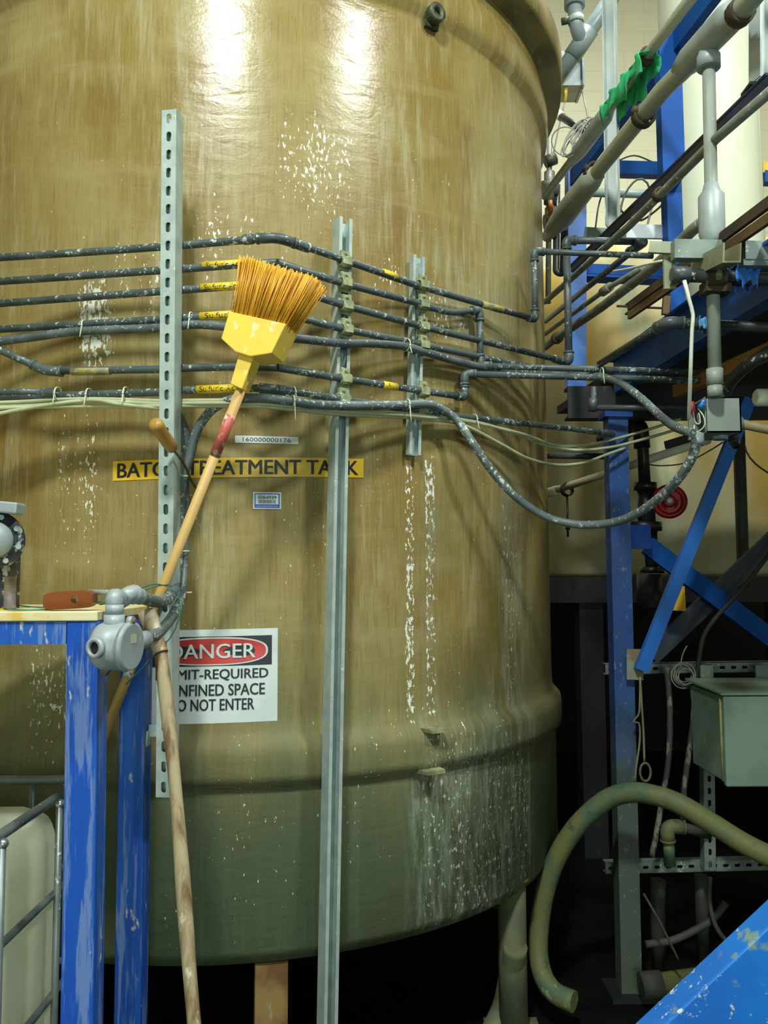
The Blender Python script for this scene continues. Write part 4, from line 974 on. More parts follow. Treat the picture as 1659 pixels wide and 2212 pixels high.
tag(build('strut_bracket', (lambda b: (bar(b, P(1402, 534, 2.10), P(1452, 536, 2.08), .03, .012, (0, 0, 1)), bar(b, P(1447, 625, 2.10), P(1444, 532, 2.10), .03, .01), b)[2])(NB()), M('greenish_bracket', (.34, .38, .26), .6, .1, (.24, .28, .18), 10)), 'pale green bracket at the left end of the short galvanised strut', 'bracket')
hp = thing('capped_pipe', P(1450, 593, 2.06), 'thick dark pipe with a grey end cap lying across below the galvanised struts', 'pipe')
part('pipe', hp, m_black and M('dark_dusty_pipe', (.035, .045, .045), .45, 0, (.02, .025, .025), 10, dust=.25), lambda bm: tube(bm, [P(1470, 594, 2.06), P(2100, 620, 2.0)], .0175, 18))
part('end_cap', hp, m_pvc_clean, lambda bm: tube(bm, [P(1450, 593, 2.06), P(1453, 593, 2.06), P(1490, 595, 2.055)], [.017, .0215, .0215], 20))
part('pipe_clamp', hp, m_rust, lambda bm: (lathe(bm, [(.0178, -.022), (.026, -.022), (.026, .022), (.0178, .022)], P(1545, 598, 2.05), (1, 0, 0), 18, closed=True), bar(bm, P(1518, 622, 2.07), P(1572, 624, 2.07), .03, .05, (0, 0, 1))))
part('u_bolt', hp, m_clamp, lambda bm: tube(bm, [P(1553, 560, 2.05), P(1553, 600, 2.02)], .008, 10))
def cloth(name, pts, depth, mat, label, seed, wav=.006):
    """crumpled cloth draped over a pipe: grid hung from a ridge line"""
    rnd = random.Random(seed); bm = NB(); n, m_ = 22, 14; ridge = catmull(pts, .004); ridge = resample(ridge, max(.002, sum((b-a).length for a, b in zip(ridge, ridge[1:]))/n))
    dr0 = Vector(pts[-1]) - Vector(pts[0]); dr0 = Vector((dr0.x, dr0.y, 0)).normalized(); side = dr0.cross(UP)
    if side.dot(toward(Vector(pts[0]))) < 0: side = -side
    ph = [rnd.uniform(0, 6.3) for _ in range(6)]; g = []
    for i, p in enumerate(ridge):
        row = []
        for j in range(m_+1):
            t = j/m_*2 - 1; ang = t*2.0; L = depth[0]
            k = .75 + .25*math.sin(i*.5+ph[0]) + .15*math.sin(i*1.3+ph[1])
            y = -math.sin(max(-1.57, min(1.57, ang)))*depth[1]; z = math.cos(max(-1.57, min(1.57, ang)))*depth[1] - max(0, abs(t)-.78)*L*4.5*k
            wv_ = wav*(math.sin(i*.9 + j*.8 + ph[2]) + .6*math.sin(i*.4 - j*1.1 + ph[3]))
            row.append(bm.verts.new(p + side*(-(y - abs(wv_) if t > 0 else y + abs(wv_))) + dr0*wv_*.6 + UP*(z + wv_*.8)))
        g.append(row)
    for a, b in zip(g, g[1:]):
        for j in range(m_):
            f = bm.faces.new((a[j], a[j+1], b[j+1], b[j])); f.smooth = True
    o = one(name, bm, mat, label, 'rag'); md = o.modifiers.new('thickness', 'SOLIDIFY'); md.thickness = .0015; return o
m_bluerag = M('blue_rag', (.02, .14, .50), .7, 0, (.06, .26, .62), 30)
cloth('blue_rag', [P(1580, 594, 2.05), P(1606, 597, 2.05), P(1630, 600, 2.05)], (.035, .0215), m_bluerag, 'crumpled blue rag on the thick dark pipe at the right', 5)
lp = thing('bent_pipe', P(1440, 697, 2.12), 'dark pipe below the capped pipe, with an elbow turning back under the platform edge', 'pipe')
el = P(1440, 697, 2.12)
part('pipe', lp, MATS['dark_dusty_pipe'], lambda bm: tube(bm, [el + Vector((.02, 0, 0)), P(2100, 731, 2.05)], .0135, 14))
part('pipe', lp, MATS['dark_dusty_pipe'], lambda bm: tube(bm, [A(1436, 700, el.x + .084*el.y), A(1296, 786, el.x + .084*el.y)], .0115, 14))
elbow('elbow', lp, [el + Vector((.045, 0, -.001)), el, A(1420, 709, el.x + .084*el.y)], .0165, m_pvc_clean)
cloth('blue_rag', [P(1506, 700, 2.115), P(1526, 701, 2.115), P(1547, 702, 2.115)], (.022, .0165), M('pale_blue_rag', (.06, .24, .50), .7, 0, (.25, .45, .60), 25), 'smaller pale blue rag stuck on the dark bent pipe', 9, .004)
cloth('green_rag', [A(1404, 122, 1.03), A(1370, 165, 1.03), A(1340, 205, 1.03), A(1315, 240, 1.03)], (.075, .024), M('green_rag', (.02, .42, .16), .7, 0, (.05, .55, .26), 20), 'bright green rag hung over the uppermost conduit rail', 12, .009)

# open junction box on the riser
xb0, xb1 = P(1525, 890, 2.11).x, P(1601, 890, 2.11).x; zb0, zb1 = P(1560, 934, 2.11).z, P(1560, 857, 2.11).z
ob = thing('open_junction_box', ((xb0+xb1)/2, 2.17, zb0), 'square grey junction box, open at the left with loose wires, under the riser', 'junction box')
def _ob(bm):
    y0, y1, t = 2.11, 2.235, .004
    box(bm, (xb0, y0, zb0), (xb1, y0+t, zb1)); box(bm, (xb0, y1-t, zb0), (xb1, y1, zb1)); box(bm, (xb0, y0, zb0), (xb1, y1, zb0+t)); box(bm, (xb0, y0, zb1-t), (xb1, y1, zb1)); box(bm, (xb1-t, y0, zb0), (xb1, y1, zb1))
    for y in (y0, y1-.012): box(bm, (xb0-.002, y, zb0), (xb0+.002, y+.012, zb1))
part('body', ob, M('grey_steel_box', (.30, .34, .31), .5, .1, (.25, .29, .26), 11, dust=.15), _ob)
part('hub', ob, m_grey_box, lambda bm: tube(bm, [(xb1, 2.16, zb0+.032), (xb1+.02, 2.16, zb0+.032)], .019, 14))
part('bottom_hub', ob, m_grey_box, lambda bm: tube(bm, [P(1556, 934, 2.17), P(1556, 950, 2.17)], .02, 14))
for s_, mname, colr, pts in (('wire_nut', 'red_wire_nut', (.55, .04, .08), [P(1495, 868, 2.12), P(1496, 888, 2.12)]), ('wire_nut', 'blue_wire_nut', (.02, .20, .60), [P(1521, 866, 2.10), P(1512, 882, 2.10)])):
    part(s_, ob, M(mname, colr, .4), lambda bm: tube(bm, pts, [.0055, .0078], 10))
for mname, colr, pts in (('red_wire_nut', 0, [P(1496, 886, 2.12), P(1498, 900, 2.12), P(1504, 912, 2.13), P(1512, 908, 2.14)]), ('white_wire', (.7, .7, .62), [P(1497, 888, 2.12), P(1502, 912, 2.12), P(1512, 914, 2.11), P(1510, 893, 2.11), P(1507, 900, 2.12), P(1510, 915, 2.13)]),
                         ('white_wire', 0, [P(1508, 882, 2.11), P(1520, 900, 2.09), P(1522, 918, 2.09), P(1512, 930, 2.10), P(1500, 932, 2.11), P(1500, 918, 2.12)]), ('green_wire', 0, [P(1524, 876, 2.11), P(1518, 890, 2.12), P(1512, 905, 2.15), P(1520, 915, 2.16)])):
    mt = MATS.get(mname) or M(mname, colr, .4); part('wire', ob, mt, lambda bm: tube(bm, catmull(pts, .003), .0019, 6))
wc = [P(1478, 606, 2.0), P(1488, 645, 2.0), P(1497, 680, 2.0), P(1495, 710, 2.0), P(1492, 790, 2.02), P(1490, 850, 2.06), P(1488, 905, 2.11)]
pipe1('white_cable', wc, .0048, M('white_cable', (.80, .84, .72), .4), 'white cable hanging from the grey end cap down to the open junction box', 'cable', smooth=True, seg=10)
pipe1('white_string', [P(1325, 586, 2.7), P(1360, 580, 2.55), P(1400, 570, 2.4), P(1440, 562, 2.32), P(1465, 562, 2.3)], .004, MATS['white_cable'], 'white cord running left from the short galvanised strut', 'cord', smooth=True, seg=8)
pipe1('rusty_pipe', [(xb1+.016, 2.16, zb0+.032), P(1720, 940, 2.15)], .0128, m_rustpipe, 'brown stained pipe leaving the open junction box to the right', 'pipe')
pe = thing('capped_pipe', P(1632, 859, 2.25), 'white capped pipe end poking in from the right frame edge', 'pipe')
part('pipe', pe, m_whitepvc, lambda bm: tube(bm, [P(1650, 859, 2.25), P(1760, 857, 2.25)], .020, 16)); part('end_cap', pe, m_whitep, lambda bm: tube(bm, [P(1631, 859, 2.25), P(1635, 859, 2.25), P(1662, 859, 2.25)], [.019, .0245, .0245], 18))
pipe1('dark_hose', [P(1720, 728, 2.12), P(1659, 762, 2.14), P(1609, 794, 2.2), P(1572, 838, 2.4), P(1558, 900, 2.45), P(1590, 960, 2.6)], .0165, MATS['dark_dusty_pipe'], 'thick dark hose curving down behind the riser coupling', 'hose', smooth=True)
pipe1('black_cable', [P(1606, 945, 2.6), P(1612, 975, 2.6), P(1632, 1002, 2.6), P(1672, 1030, 2.6)], .003, m_black, 'thin black cable right of the open junction box', 'cable', smooth=True, seg=8)
# pipes on the cross channel
lpz = thing('small_drain_pipe', P(1281, 870, 3.0), 'small dark pipe with an upright end fitting along the black cross channel', 'pipe')
part('pipe', lpz, m_pvc_clean, lambda bm: tube(bm, [P(1283, 881, 3.02), P(1486, 880, 2.96)], .0105, 12)); part('end_fitting', lpz, m_pvc_clean, lambda bm: tube(bm, [P(1281, 888, 3.02), P(1281, 862, 3.02), P(1282, 860, 3.02), P(1283, 836, 3.02)], [.0165, .0165, .010, .010], 14))
pipe1('dark_pipe', [P(1176, 984, 3.55), P(1308, 986, 3.45)], .0130, m_pvc_clean, 'dark pipe end level behind the sagging cream tubes', 'pipe')
tag(build('steel_bar', (lambda b: (bar(b, P(1437, 962, 3.0), P(1516, 938, 2.9), .028, .012, (0, 0, 1)), b)[1])(NB()), m_blackst), 'dark steel bar just left below the open junction box', 'bar')
# white pipe with clevis hanger
wp = thing('white_pipe', P(1232, 1064, 4.1), 'white plastic pipe running back behind the blue post', 'pipe')
w0, w1 = P(1530, 950, 3.35), P(1176, 1067, 4.25)
part('pipe', wp, m_whitepvc, lambda bm: tube(bm, [w0, w1], .0185, 16)); part('coupling', wp, m_whitepvc, lambda bm: tube(bm, [w1, w1 + (w0-w1).normalized()*.10], .023, 16)); part('coupling', wp, m_whitepvc, lambda bm: tube(bm, [P(1255, 972, 4.0), P(1303, 958, 3.85)], .022, 14))
hg = thing('pipe_hanger', P(1232, 1170, 4.1), 'black clevis hanger and rod on the white pipe beside the tank edge', 'hanger')
c = w1 + (w0-w1)*((P(1232, 1064, 4.1).y - w1.y)/(w0.y-w1.y))
part('clevis', hg, m_black, lambda bm: lathe(bm, [(.030, -.012), (.036, -.012), (.036, .012), (.030, .012)], c - UP*.014, w0-w1, 20, closed=True))
part('rod', hg, m_black, lambda bm: tube(bm, [c - UP*.05, c - UP*.05 - UP*.20], .0055, 8)); part('nut', hg, m_black, lambda bm: lathe(bm, [(.012, -.01), (.012, .01)], c - UP*.205, UP, 6))
# black drain with valve and red wheel
yv2 = 3.45
dv = thing('drain_valve', P(1400, 1320, yv2), 'black plastic drain pipe with a diaphragm valve and red handwheel', 'valve')
pk = lambda x, y: P(x, y, yv2)
part('pipe', dv, m_black, lambda bm: tube(bm, fillet([pk(1330, 925) + Vector((0, .25, 0)), pk(1384, 918), pk(1388, 960), pk(1393, 1050)], .09, 8), .0245, 18))
part('elbow', dv, m_black, lambda bm: tube(bm, fillet([pk(1362, 925) + Vector((0, .08, 0)), pk(1383, 915), pk(1387, 968)], .08, 8), .0335, 18))
def lv(x0, y0, x1, y1, r0, r1): return lambda bm: tube(bm, [pk(x0, y0), pk(x1, y1)], [r0, r1], 22)
part('union', dv, m_black, lv(1394, 1043, 1394, 1059, .047, .047)); part('body', dv, m_black, lv(1395, 1060, 1397, 1130, .036, .036)); part('flange', dv, m_black, lv(1392, 1128, 1392, 1146, .070, .070))
part('pipe', dv, m_black, lv(1404, 1146, 1409, 1228, .030, .026)); part('flange', dv, m_black, lv(1409, 1225, 1409, 1238, .048, .048)); part('union', dv, M('dark_grey_union', (.05, .05, .055), .5), lv(1402, 1240, 1402, 1312, .050, .050))
ws = pk(1428, 1088) + Vector((0, -.10, 0)); wax = Vector((-.30, -.95, .05)).normalized()
part('stem', dv, m_black, lambda bm: tube(bm, [pk(1400, 1092), ws], .022, 14))
def _hw(bm):
    s_ = wax.cross(UP).normalized(); u_ = s_.cross(wax); ring = [ws + (s_*math.cos(2*PI*k/40) + u_*math.sin(2*PI*k/40))*.058 for k in range(41)]
    tube(bm, ring, .0125, 12, cap=False); lathe(bm, [(.026, -.012), (.026, .010), (.018, .016)], ws, wax, 20); lathe(bm, [(.020, -.006), (.049, -.004), (.053, .001), (.049, .004), (.020, .005)], ws, wax, 32, closed=True)
    for k in range(3): th_ = 2*PI*k/3 + .4; bar(bm, ws, ws + (s_*math.cos(th_) + u_*math.sin(th_))*.052, .028, .012, wax.cross(s_*math.cos(th_) + u_*math.sin(th_)))
hw = part('handwheel', dv, M('red_handwheel', (.46, .008, .015), .35, 0, (.34, .006, .012), 12), _hw)
part('hub_nut', hw, m_galv, lambda bm: lathe(bm, [(.014, .015), (.014, .026), (.008, .028)], ws, wax, 6))
pipe1('brown_pipe', [Vector((P(1596, 930, 3.7).x, 3.7, 2.284)), P(1605, 1215, 3.7), P(1606, 1270, 3.7)], .0265, M('grey_brown_pipe', (.085, .075, .06), .6, 0, (.05, .05, .04), 8), 'vertical grey-brown pipe right of the flat blue brace', 'pipe')
pipe1('black_cable', [P(1390, 1002, 3.3), P(1430, 1006, 3.2), P(1480, 1000, 3.0), P(1530, 975, 2.7), P(1562, 955, 2.4)], .0025, m_black, 'thin black cable sagging from the drain pipe to the open junction box', 'cable', smooth=True, seg=6)
pipe1('black_cable', [P(1700, 1150, 3.15), P(1659, 1200, 3.15), P(1600, 1275, 3.15), P(1550, 1330, 3.15), P(1520, 1375, 3.15), P(1508, 1440, 3.15), P(1498, 1520, 3.15)], .009, M('dusty_black_cable', (.035, .033, .028), .6), 'thick dusty cable draped down over the crossed braces', 'cable', smooth=True, seg=10)
one('yellow_tag', (lambda b: (hexa(b, [P(1437, 1318, 3.22), P(1482, 1320, 3.22), P(1482, 1320, 3.24), P(1437, 1318, 3.24), P(1440, 1268, 3.22), P(1479, 1266, 3.22), P(1479, 1266, 3.24), P(1440, 1268, 3.24)]), b)[1])(NB()), M('yellow_tag', (.75, .42, .01), .5), 'yellow tag hanging behind the flat blue brace', 'tag')

# enclosure on its strut frame
ef = thing('strut_rack', P(1535, 1870, 3.19), 'slotted galvanised strut frame fixed behind the blue post', 'frame')
def hstrut(y0, y1, py, name, pyr):
    a, c = P(1308, py, 3.2), P(2150, pyr-6, 3.2)
    def fn(bm):
        slotted(bm, a, c, .041, .0026, UP, pitch=.042, sl=.022, sw=.012); bar(bm, a + UP*.0195 + Vector((0, .02, 0)), c + UP*.0195 + Vector((0, .02, 0)), .0026, .04, UP); bar(bm, a - UP*.0195 + Vector((0, .02, 0)), c - UP*.0195 + Vector((0, .02, 0)), .0026, .04, UP)
    part('cross_strut', ef, m_galv_dim, fn)
hstrut(0, 0, 1446, '', 1439); hstrut(0, 0, 1876, '', 1862)
def _vs(bm):
    a, c = P(1534, 1880, 3.15), P(1529, 1436, 3.15)
    slotted(bm, a, c, .041, .0026, Vector((1, 0, 0)), pitch=.044, sl=.024, sw=.012)
    for sg in (-1, 1): bar(bm, a + Vector((sg*.0195, .02, 0)), c + Vector((sg*.0195, .02, 0)), .0026, .04)
part('upright_strut', ef, m_galv_dim, _vs)
en = thing('electrical_enclosure', P(1600, 1700, 2.85), 'grey green metal enclosure box hanging on the slotted strut frame at the right', 'enclosure')
m_enc = M('dusty_green_enclosure', (.23, .33, .27), .5, .1, (.18, .27, .22), 7, dust=.14, dcol=(.4, .46, .36), dscale=25)
ex0, ex1 = P(1567, 1600, 2.78).x, P(1567, 1600, 2.78).x + .30; ez0, ez1 = P(1567, 1697, 2.78).z, P(1567, 1503, 2.78).z
part('cabinet', en, m_enc, lambda bm: (box(bm, (ex0, 2.80, ez0+.006), (ex1, 3.08, ez1-.004)), bmesh.ops.bevel(bm, geom=bm.edges[:], offset=.004, segments=2, affect='EDGES', profile=.5)))
dr = part('door', en, m_enc, lambda bm: (box(bm, (ex0-.003, 2.775, ez0-.004), (ex1+.003, 2.800, ez1)), bmesh.ops.bevel(bm, geom=bm.edges[:], offset=.005, segments=2, affect='EDGES', profile=.5)))
part('hinge', dr, M('yellowed_hinge', (.36, .33, .10), .6, 0, (.2, .2, .08), 30), lambda bm: tube(bm, [(ex0-.004, 2.801, ez0+.01), (ex0-.004, 2.801, ez1-.012)], .0045, 8))
part('drip_hood', en, m_enc, lambda bm: hexa(bm, [(ex0-.012, 2.77, ez1+.003), (ex1+.01, 2.77, ez1+.003), (ex1+.01, 3.1, ez1+.012), (ex0-.012, 3.1, ez1+.012), (ex0-.012, 2.77, ez1+.009), (ex1+.01, 2.77, ez1+.009), (ex1+.01, 3.1, ez1+.02), (ex0-.012, 3.1, ez1+.02)]))
for px in (1524, 1643): 
    q = P(px, 1470, 3.13); part('hanging_bracket', en, m_galv_dim, lambda bm: bar(bm, (q.x, 3.12, ez1), (q.x, 3.12, P(px, 1436, 3.13).z), .045, .012))

# things in the dark corner
m_moss = M('mossy_hose', (.15, .16, .055), .65, 0, (.07, .13, .08), 9, wear=.3, wcol=(.04, .06, .04), wscale=14, wstretch=(1, 1, 1), bump=.4, dust=.2, dcol=(.26, .30, .14), dscale=30)
pipe1('suction_hose', [Vector((3.2, 2.9, .05)), Vector((2.6, 2.6, .12)), P(1850, 1950, 2.6), P(1760, 1890, 2.62), P(1659, 1848, 2.66), P(1600, 1818, 2.70), P(1540, 1780, 2.74), P(1470, 1738, 2.78), P(1415, 1718, 2.82), P(1362, 1712, 2.86), P(1310, 1728, 2.90), P(1252, 1778, 2.93), P(1208, 1842, 2.95), P(1180, 1915, 2.96), P(1166, 1990, 2.96), P(1163, 2062, 2.94), P(1176, 2115, 2.90), P(1200, 2146, 2.86), P(1240, 2164, 2.82)], .0335, m_moss, 'thick mossy hose arching in front of the blue post at lower right', 'hose', smooth=True, seg=18)
tl = T(1128, 1940); tl = Vector((tl.x, tl.y+.02, 0)); n_, s_ = radial(tl); q = tl - n_*.035
m_legp = M('mossy_pipe_leg', (.16, .17, .08), .7, 0, (.10, .12, .08), 8, wear=.25, wcol=(.30, .32, .18), wscale=8, wstretch=(1, 1, .3))
part('leg', tank, m_legp, lambda bm: (tube(bm, [(q.x, q.y-.0, 0), (q.x, q.y, TZB+.05)], .047, 20), box(bm, (q.x-.09, q.y-.09, 0), (q.x+.09, q.y+.09, .014))))
part('leg_cap', tank, M('orange_leg_cap', (.50, .27, .03), .6), lambda bm: tube(bm, [(q.x+.012, q.y-.012, TZB+.046), (q.x+.012, q.y-.012, TZB+.062)], [.048, .03], 20))
pipe1('branch_pipe', [(q.x+.005, q.y-.035, .30), P(1092, 2165, 2.88), P(1062, 2235, 2.84)], .040, m_legp, 'mossy pipe branching off the right tank leg to the lower left', 'pipe', smooth=True)
for i in range(4):
    an = math.radians((110, 160, 210, 285)[i]); x, y = TCX + (TR-.08)*math.sin(an), TCY - (TR-.08)*math.cos(an)
    part('leg', tank, m_legp, lambda bm: tube(bm, [(x, y, 0), (x, y, TZB)], .045, 14))
m_dim = M('dim_grey_pipe', (.055, .058, .045), .7, 0, (.03, .034, .024), 9)
dp = thing('floor_pipe', P(1400, 2120, 3.0), 'yellow-green pipe with a coupling lying near the floor beside the bright blue stringer', 'pipe')
part('pipe', dp, M('yellow_green_pipe', (.17, .16, .05), .6, 0, (.08, .09, .04), 7), lambda bm: tube(bm, [P(1402, 2128, 3.0), P(2300, 2000, 2.9)], .034, 16)); part('coupling', dp, m_dim, lambda bm: tube(bm, [P(1384, 2130, 3.0), P(1429, 2126, 3.0)], .045, 18))
pe_ = thing('elbow_pipe', P(1446, 1840, 3.1), 'pale pipe with an elbow under the mossy hose arch', 'pipe')
part('pipe', pe_, m_moss, lambda bm: tube(bm, [P(1447, 1870, 3.1), P(1444, 1815, 3.1)], .020, 14)); elbow('elbow', pe_, [P(1443, 1818, 3.1), P(1441, 1785, 3.1), P(1478, 1786, 3.1)], .026, m_moss); part('pipe', pe_, m_dim, lambda bm: tube(bm, [P(1476, 1787, 3.1), P(1530, 1802, 3.15)], .018, 12))
for lab, pts, r in (('grey pipe stub standing below the lower slotted strut, nearer the post', [P(1422, 1900, 3.3), P(1420, 1965, 3.3)], .028), ('grey pipe stub standing below the slotted upright', [P(1514, 1890, 3.3), P(1516, 1962, 3.3)], .024)):
    pipe1('pipe_stub', [pts[0], pts[1], Vector((pts[1].x, pts[1].y, 0))], r, m_dim, lab, 'pipe', 'stubs in the dark corner')
pipe1('grey_hose', [P(1395, 2040, 3.05), P(1450, 2032, 3.05), P(1500, 2010, 3.05), P(1540, 1985, 3.05), P(1568, 1950, 3.05)], .013, m_dim, 'grey hose curving up from the foot of the blue post', 'hose', smooth=True)
pipe1('black_hose', [P(1534, 1895, 3.02), P(1532, 1940, 3.02), P(1542, 1990, 3.0), P(1562, 2025, 3.0), P(1588, 2046, 3.0)], .008, m_dim, 'thin dark hose hanging below the lower slotted strut', 'hose', smooth=True)
pipe1('loose_rod', [P(1390, 1930, 2.95), P(1425, 1990, 2.93), P(1462, 2066, 2.9), P(1466, 2074, 2.9)], .004, m_dim, 'thin rod leaning diagonally right of the post foot', 'rod', seg=8)
m_dust_hose = M('blotched_cable', (.05, .05, .045), .6, 0, (.20, .21, .15), 45, (1, 1, .5), lo=.5, hi=.62)
pipe1('hanging_cable', [P(1440, 1440, 3.12), P(1446, 1510, 3.12), P(1447, 1590, 3.12), P(1442, 1660, 3.12), P(1430, 1730, 3.12), P(1418, 1800, 3.12), P(1408, 1850, 3.12)], .0105, m_dust_hose, 'blotched cable hanging left of the wire coil down into the dark', 'cable', smooth=True)
pipe1('hanging_cable', [P(1502, 1500, 3.1), P(1497, 1560, 3.1), P(1488, 1630, 3.1), P(1478, 1700, 3.1), P(1474, 1770, 3.1)], .0105, m_dust_hose, 'blotched cable hanging close to the left side of the enclosure', 'cable', smooth=True)
m_rope = M('dirty_cord', (.26, .25, .13), .8)
def ring_pts(c, rx, rz, n=28, tw=0.0): return [c + Vector((math.cos(2*PI*k/n)*rx, math.sin(2*PI*k/n)*tw, math.sin(2*PI*k/n)*rz)) for k in range(n+1)]
rpth = thing('cord_with_ring', P(1386, 1690, 3.04), 'dirty cord with a ring hanging at the foot of the flat blue brace', 'cord')
part('cord', rpth, m_rope, lambda bm: tube(bm, catmull([P(1383, 1462, 3.04), P(1386, 1520, 3.04), P(1390, 1580, 3.04), P(1392, 1645, 3.04)], .02), .004, 7))
part('cord', rpth, m_rope, lambda bm: tube(bm, catmull([P(1383, 1464, 3.035), P(1382, 1520, 3.035), P(1379, 1545, 3.035), P(1366, 1560, 3.035), P(1380, 1562, 3.035), P(1382, 1600, 3.035), P(1374, 1660, 3.035), P(1371, 1690, 3.035)], .02), .0035, 7))
part('ring', rpth, M('rust_ring', (.16, .13, .08), .7), lambda bm: tube(bm, ring_pts(P(1394, 1668, 3.04), .019, .032), .0045, 8, cap=False))
m_coil = M('grey_wire', (.30, .30, .25), .5)
wcl = thing('wire_coil', P(1476, 1480, 3.13), 'coil of grey wire hung on the upper slotted strut', 'coil'); rnd = random.Random(2)
for k in range(7):
    c = P(1478 + rnd.uniform(-5, 5), 1458 + rnd.uniform(-5, 5), 3.13 + .004*k); rr = .034 + rnd.uniform(-.006, .012); part('loop', wcl, m_coil, lambda bm: tube(bm, ring_pts(c, rr, rr*1.05, 30, .006), .0026, 6, cap=False))
part('loose_end', wcl, m_coil, lambda bm: tube(bm, catmull([P(1490, 1476, 3.1), P(1497, 1530, 3.08), P(1502, 1565, 3.06), P(1515, 1588, 3.04)], .02), .0024, 6))
part('loose_end', wcl, m_coil, lambda bm: tube(bm, catmull([P(1470, 1440, 3.1), P(1474, 1415, 3.1), P(1484, 1395, 3.1)], .02), .0024, 6))

# back corner beside the tank rim
dr_ = thing('drain_pipe', P(1260, 90, 4.0), 'thick grey drain pipe with a wye branch, coming down behind the tank rim', 'pipe')
m_drain = M('grey_drain_pipe', (.24, .30, .31), .35, 0, (.19, .24, .25), 6)
da, db = P(1345, -40, 3.95), P(1190, 190, 4.15)
part('pipe', dr_, m_drain, lambda bm: tube(bm, [da, db], .040, 20)); part('hub', dr_, m_drain, lambda bm: tube(bm, [da.lerp(db, .44), da.lerp(db, .70)], .047, 20))
part('branch', dr_, m_drain, lambda bm: tube(bm, catmull([da.lerp(db, .56), P(1249, 70, 4.02), P(1243, 40, 4.0), P(1240, -30, 4.0)], .02), .036, 18)); part('branch_hub', dr_, m_drain, lambda bm: tube(bm, [P(1241, 16, 4.0), P(1240, -30, 4.0)], .052, 20))
part('band_clamp', dr_, m_galv, lambda bm: lathe(bm, [(.0365, -.016), (.040, -.016), (.040, .016), (.0365, .016)], P(1244, 44, 4.0), UP, 20, closed=True)); part('clamp_screw', dr_, MATS['dark_grimy_steel'], lambda bm: lathe(bm, [(.018, -.03), (.018, .01)], P(1226, 44, 3.97), (1, -.4, 0), 10))
cb = thing('control_box', P(1243, 190, 4.25), 'small grey control box with a blue cover behind the tank rim', 'box')
cx0, cx1, cz0, cz1 = P(1216, 150, 4.2).x, P(1256, 150, 4.2).x, P(1240, 184, 4.2).z, P(1240, 110, 4.2).z
part('body', cb, m_grey_box, lambda bm: box(bm, (cx0-.05, 4.2, cz0), (cx1, 4.36, cz1))); part('cover', cb, M('blue_grey_cover', (.34, .48, .60), .35), lambda bm: (hexa(bm, [(cx1, 4.18, cz0-.004), (cx1+.014, 4.2, cz0-.004), (cx1+.014, 4.36, cz0-.004), (cx1, 4.36, cz0-.004), (cx1, 4.18, cz1+.004), (cx1+.014, 4.2, cz1+.004), (cx1+.014, 4.36, cz1+.004), (cx1, 4.36, cz1+.004)])))
part('cable_gland', cb, M('yellow_gland', (.7, .5, .03), .5), lambda bm: tube(bm, [P(1222, 192, 4.22), P(1221, 220, 4.22)], [.014, .007], 10)); part('cable', cb, m_coil, lambda bm: tube(bm, catmull([P(1221, 218, 4.22), P(1213, 250, 4.22), P(1204, 290, 4.22), P(1196, 330, 4.2)], .03), .004, 6)); part('cable', cb, m_coil, lambda bm: tube(bm, catmull([P(1255, 186, 4.22), P(1262, 215, 4.22), P(1270, 255, 4.1)], .03), .004, 6))
gc = thing('wire_coil', P(1255, 340, 3.2), 'bundle of looped grey wires hanging on the conduit rails beside the tank rim', 'coil'); rnd = random.Random(11)
for k in range(9):
    t = k/8; c = P(1238 + 34*t + rnd.uniform(-4, 4), 306 - 22*t + rnd.uniform(-8, 8), 3.15); tw = rnd.uniform(-.02, .02)
    ax_ = .060 + rnd.uniform(-.015, .02); an = .95 + rnd.uniform(-.12, .12)
    pts = []
    for j in range(31):
        th_ = 2*PI*j/30; u_, v_ = math.cos(th_)*ax_*1.15, math.sin(th_)*ax_*.42; pts.append(c + Vector((u_*math.cos(an) - v_*math.sin(an), tw*math.sin(th_), u_*math.sin(an) + v_*math.cos(an))))
    part('loop', gc, m_coil, lambda bm: tube(bm, pts, .0028, 6, cap=False))
part('loop', gc, m_coil, lambda bm: tube(bm, ring_pts(P(1222, 305, 3.3), .058, .062), .0028, 6, cap=False))
for lab, pts in (('upper thin dark cable arching between the tall upright and the near blue column', [P(1335, 478, 3.2), P(1350, 420, 3.22), P(1376, 388, 3.22), P(1398, 395, 3.22), P(1408, 440, 3.22), P(1400, 480, 3.0), P(1396, 500, 2.78)]), ('lower thin dark cable bowing between the tall upright and the near blue column', [P(1335, 445, 3.2), P(1356, 470, 3.22), P(1385, 476, 3.2), P(1420, 452, 3.0), P(1440, 430, 2.76)]),
                 ('thin cable hanging straight down left of the tall upright', [P(1300, 420, 3.9), P(1292, 450, 3.9), P(1286, 495, 3.9)]), ('thin cable hung flat just above the upper blue cross beam', [P(1330, 349, 4.13), P(1370, 336, 4.13), P(1412, 351, 4.13)])):
    pipe1('thin_cable', pts, .0042, M('dark_cable', (.06, .065, .06), .5), lab, 'cable', smooth=True, seg=8)
vs = thing('valve_stack', P(1187, 640, 3.95), 'stack of small grimy valves and pipes right at the tank edge', 'valve stack')
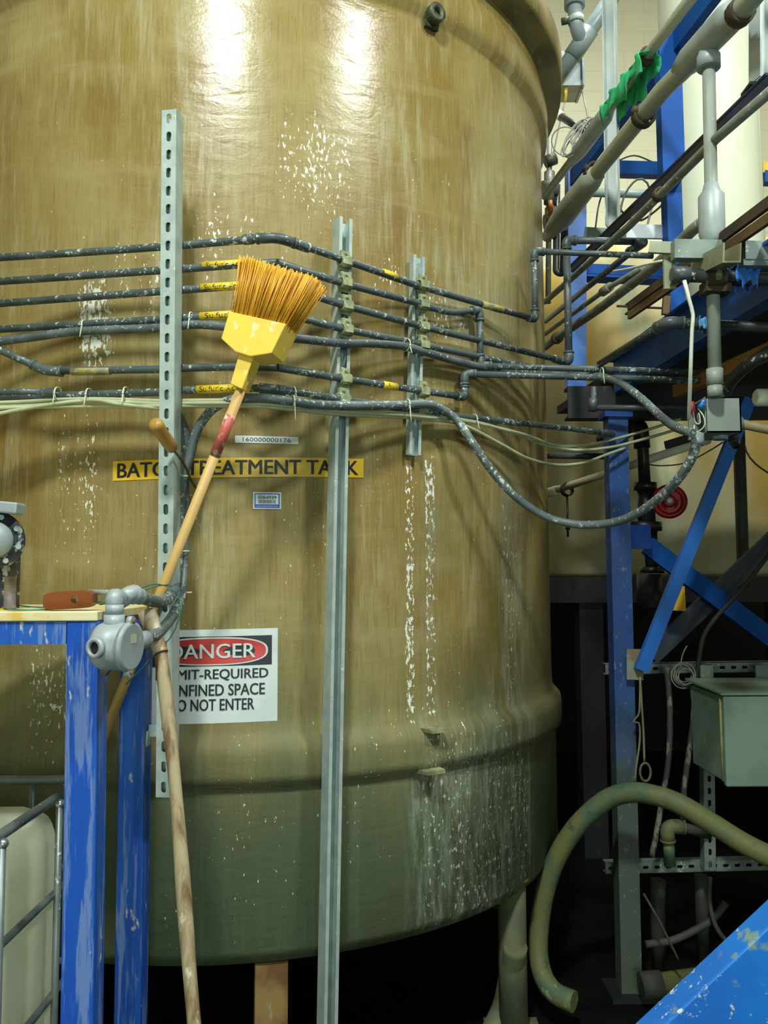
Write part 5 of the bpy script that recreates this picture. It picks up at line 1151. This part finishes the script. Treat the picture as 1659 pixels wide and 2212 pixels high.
part('pipe', vs, m_rackpipe, lambda bm: tube(bm, [P(1187, 300, 3.95), P(1184, 655, 3.95)], .0135, 12)); part('pipe', vs, m_pvc_clean, lambda bm: tube(bm, fillet([P(1203, 400, 3.95), P(1201, 588, 3.95), P(1216, 592, 3.95), P(1218, 500, 3.95)], .04), .0165, 12))
part('valve', vs, m_rackpipe, lambda bm: (tube(bm, [P(1172, 408, 3.93), P(1204, 404, 3.93)], .038, 14), tube(bm, [P(1186, 440, 3.93), P(1187, 372, 3.93)], .026, 14))); part('valve', vs, m_rustpipe, lambda bm: (tube(bm, [P(1176, 482, 3.93), P(1206, 478, 3.93)], .04, 14), tube(bm, [P(1190, 512, 3.93), P(1190, 450, 3.93)], .03, 14)))
part('orange_fitting', vs, M('orange_plastic', (.62, .20, .04), .5), lambda bm: tube(bm, [P(1189, 434, 3.9), P(1190, 462, 3.9)], .012, 10)); part('valve', vs, MATS['dark_grimy_steel'], lambda bm: tube(bm, [P(1178, 350, 3.93), P(1200, 342, 3.93)], .03, 14))
bp_ = thing('black_pipe', P(1225, 262, 3.7), 'short black pipe with a white end cap beside the tank rim', 'pipe')
part('pipe', bp_, m_black, lambda bm: tube(bm, [P(1212, 252, 3.7), P(1262, 284, 3.5)], .0165, 14)); part('end_cap', bp_, m_whitep, lambda bm: tube(bm, [P(1205, 246, 3.72), P(1214, 253, 3.7)], .021, 14))
def _pn(bm):
    a, c = P(1640, 190, 2.0), P(1640, -80, 2.0); extrude(bm, u_outline(.060, .045, .004), a - Vector((0, 0, 0)), c, Vector((math.cos(.2), math.sin(.2), 0)))
pn = thing('galvanised_post', P(1640, 195, 2.0), 'galvanised channel post hanging into the upper right corner of the photo', 'post')
part('channel', pn, MATS['bright_galvanised'], _pn); part('end_plate', pn, m_blackst, lambda bm: bar(bm, P(1640, 196, 2.0), P(1640, 190, 2.0), .07, .055))
tag(build('blue_beam', (lambda b: (bar(b, P(1648, 385, 4.1), P(1800, 389, 4.1), .06, .055, (0, 0, 1)), b)[1])(NB()), m_blue_rack), 'blue beam end at the right frame edge beyond the white vessel', 'beam')
one('caution_label', (lambda b: (bar(b, P(1648, 361, 4.08), P(1720, 363, 4.08), .055, .004, (0, 0, 1)), b)[1])(NB()), m_yel, 'yellow label above the blue beam end at the right frame edge', 'label')
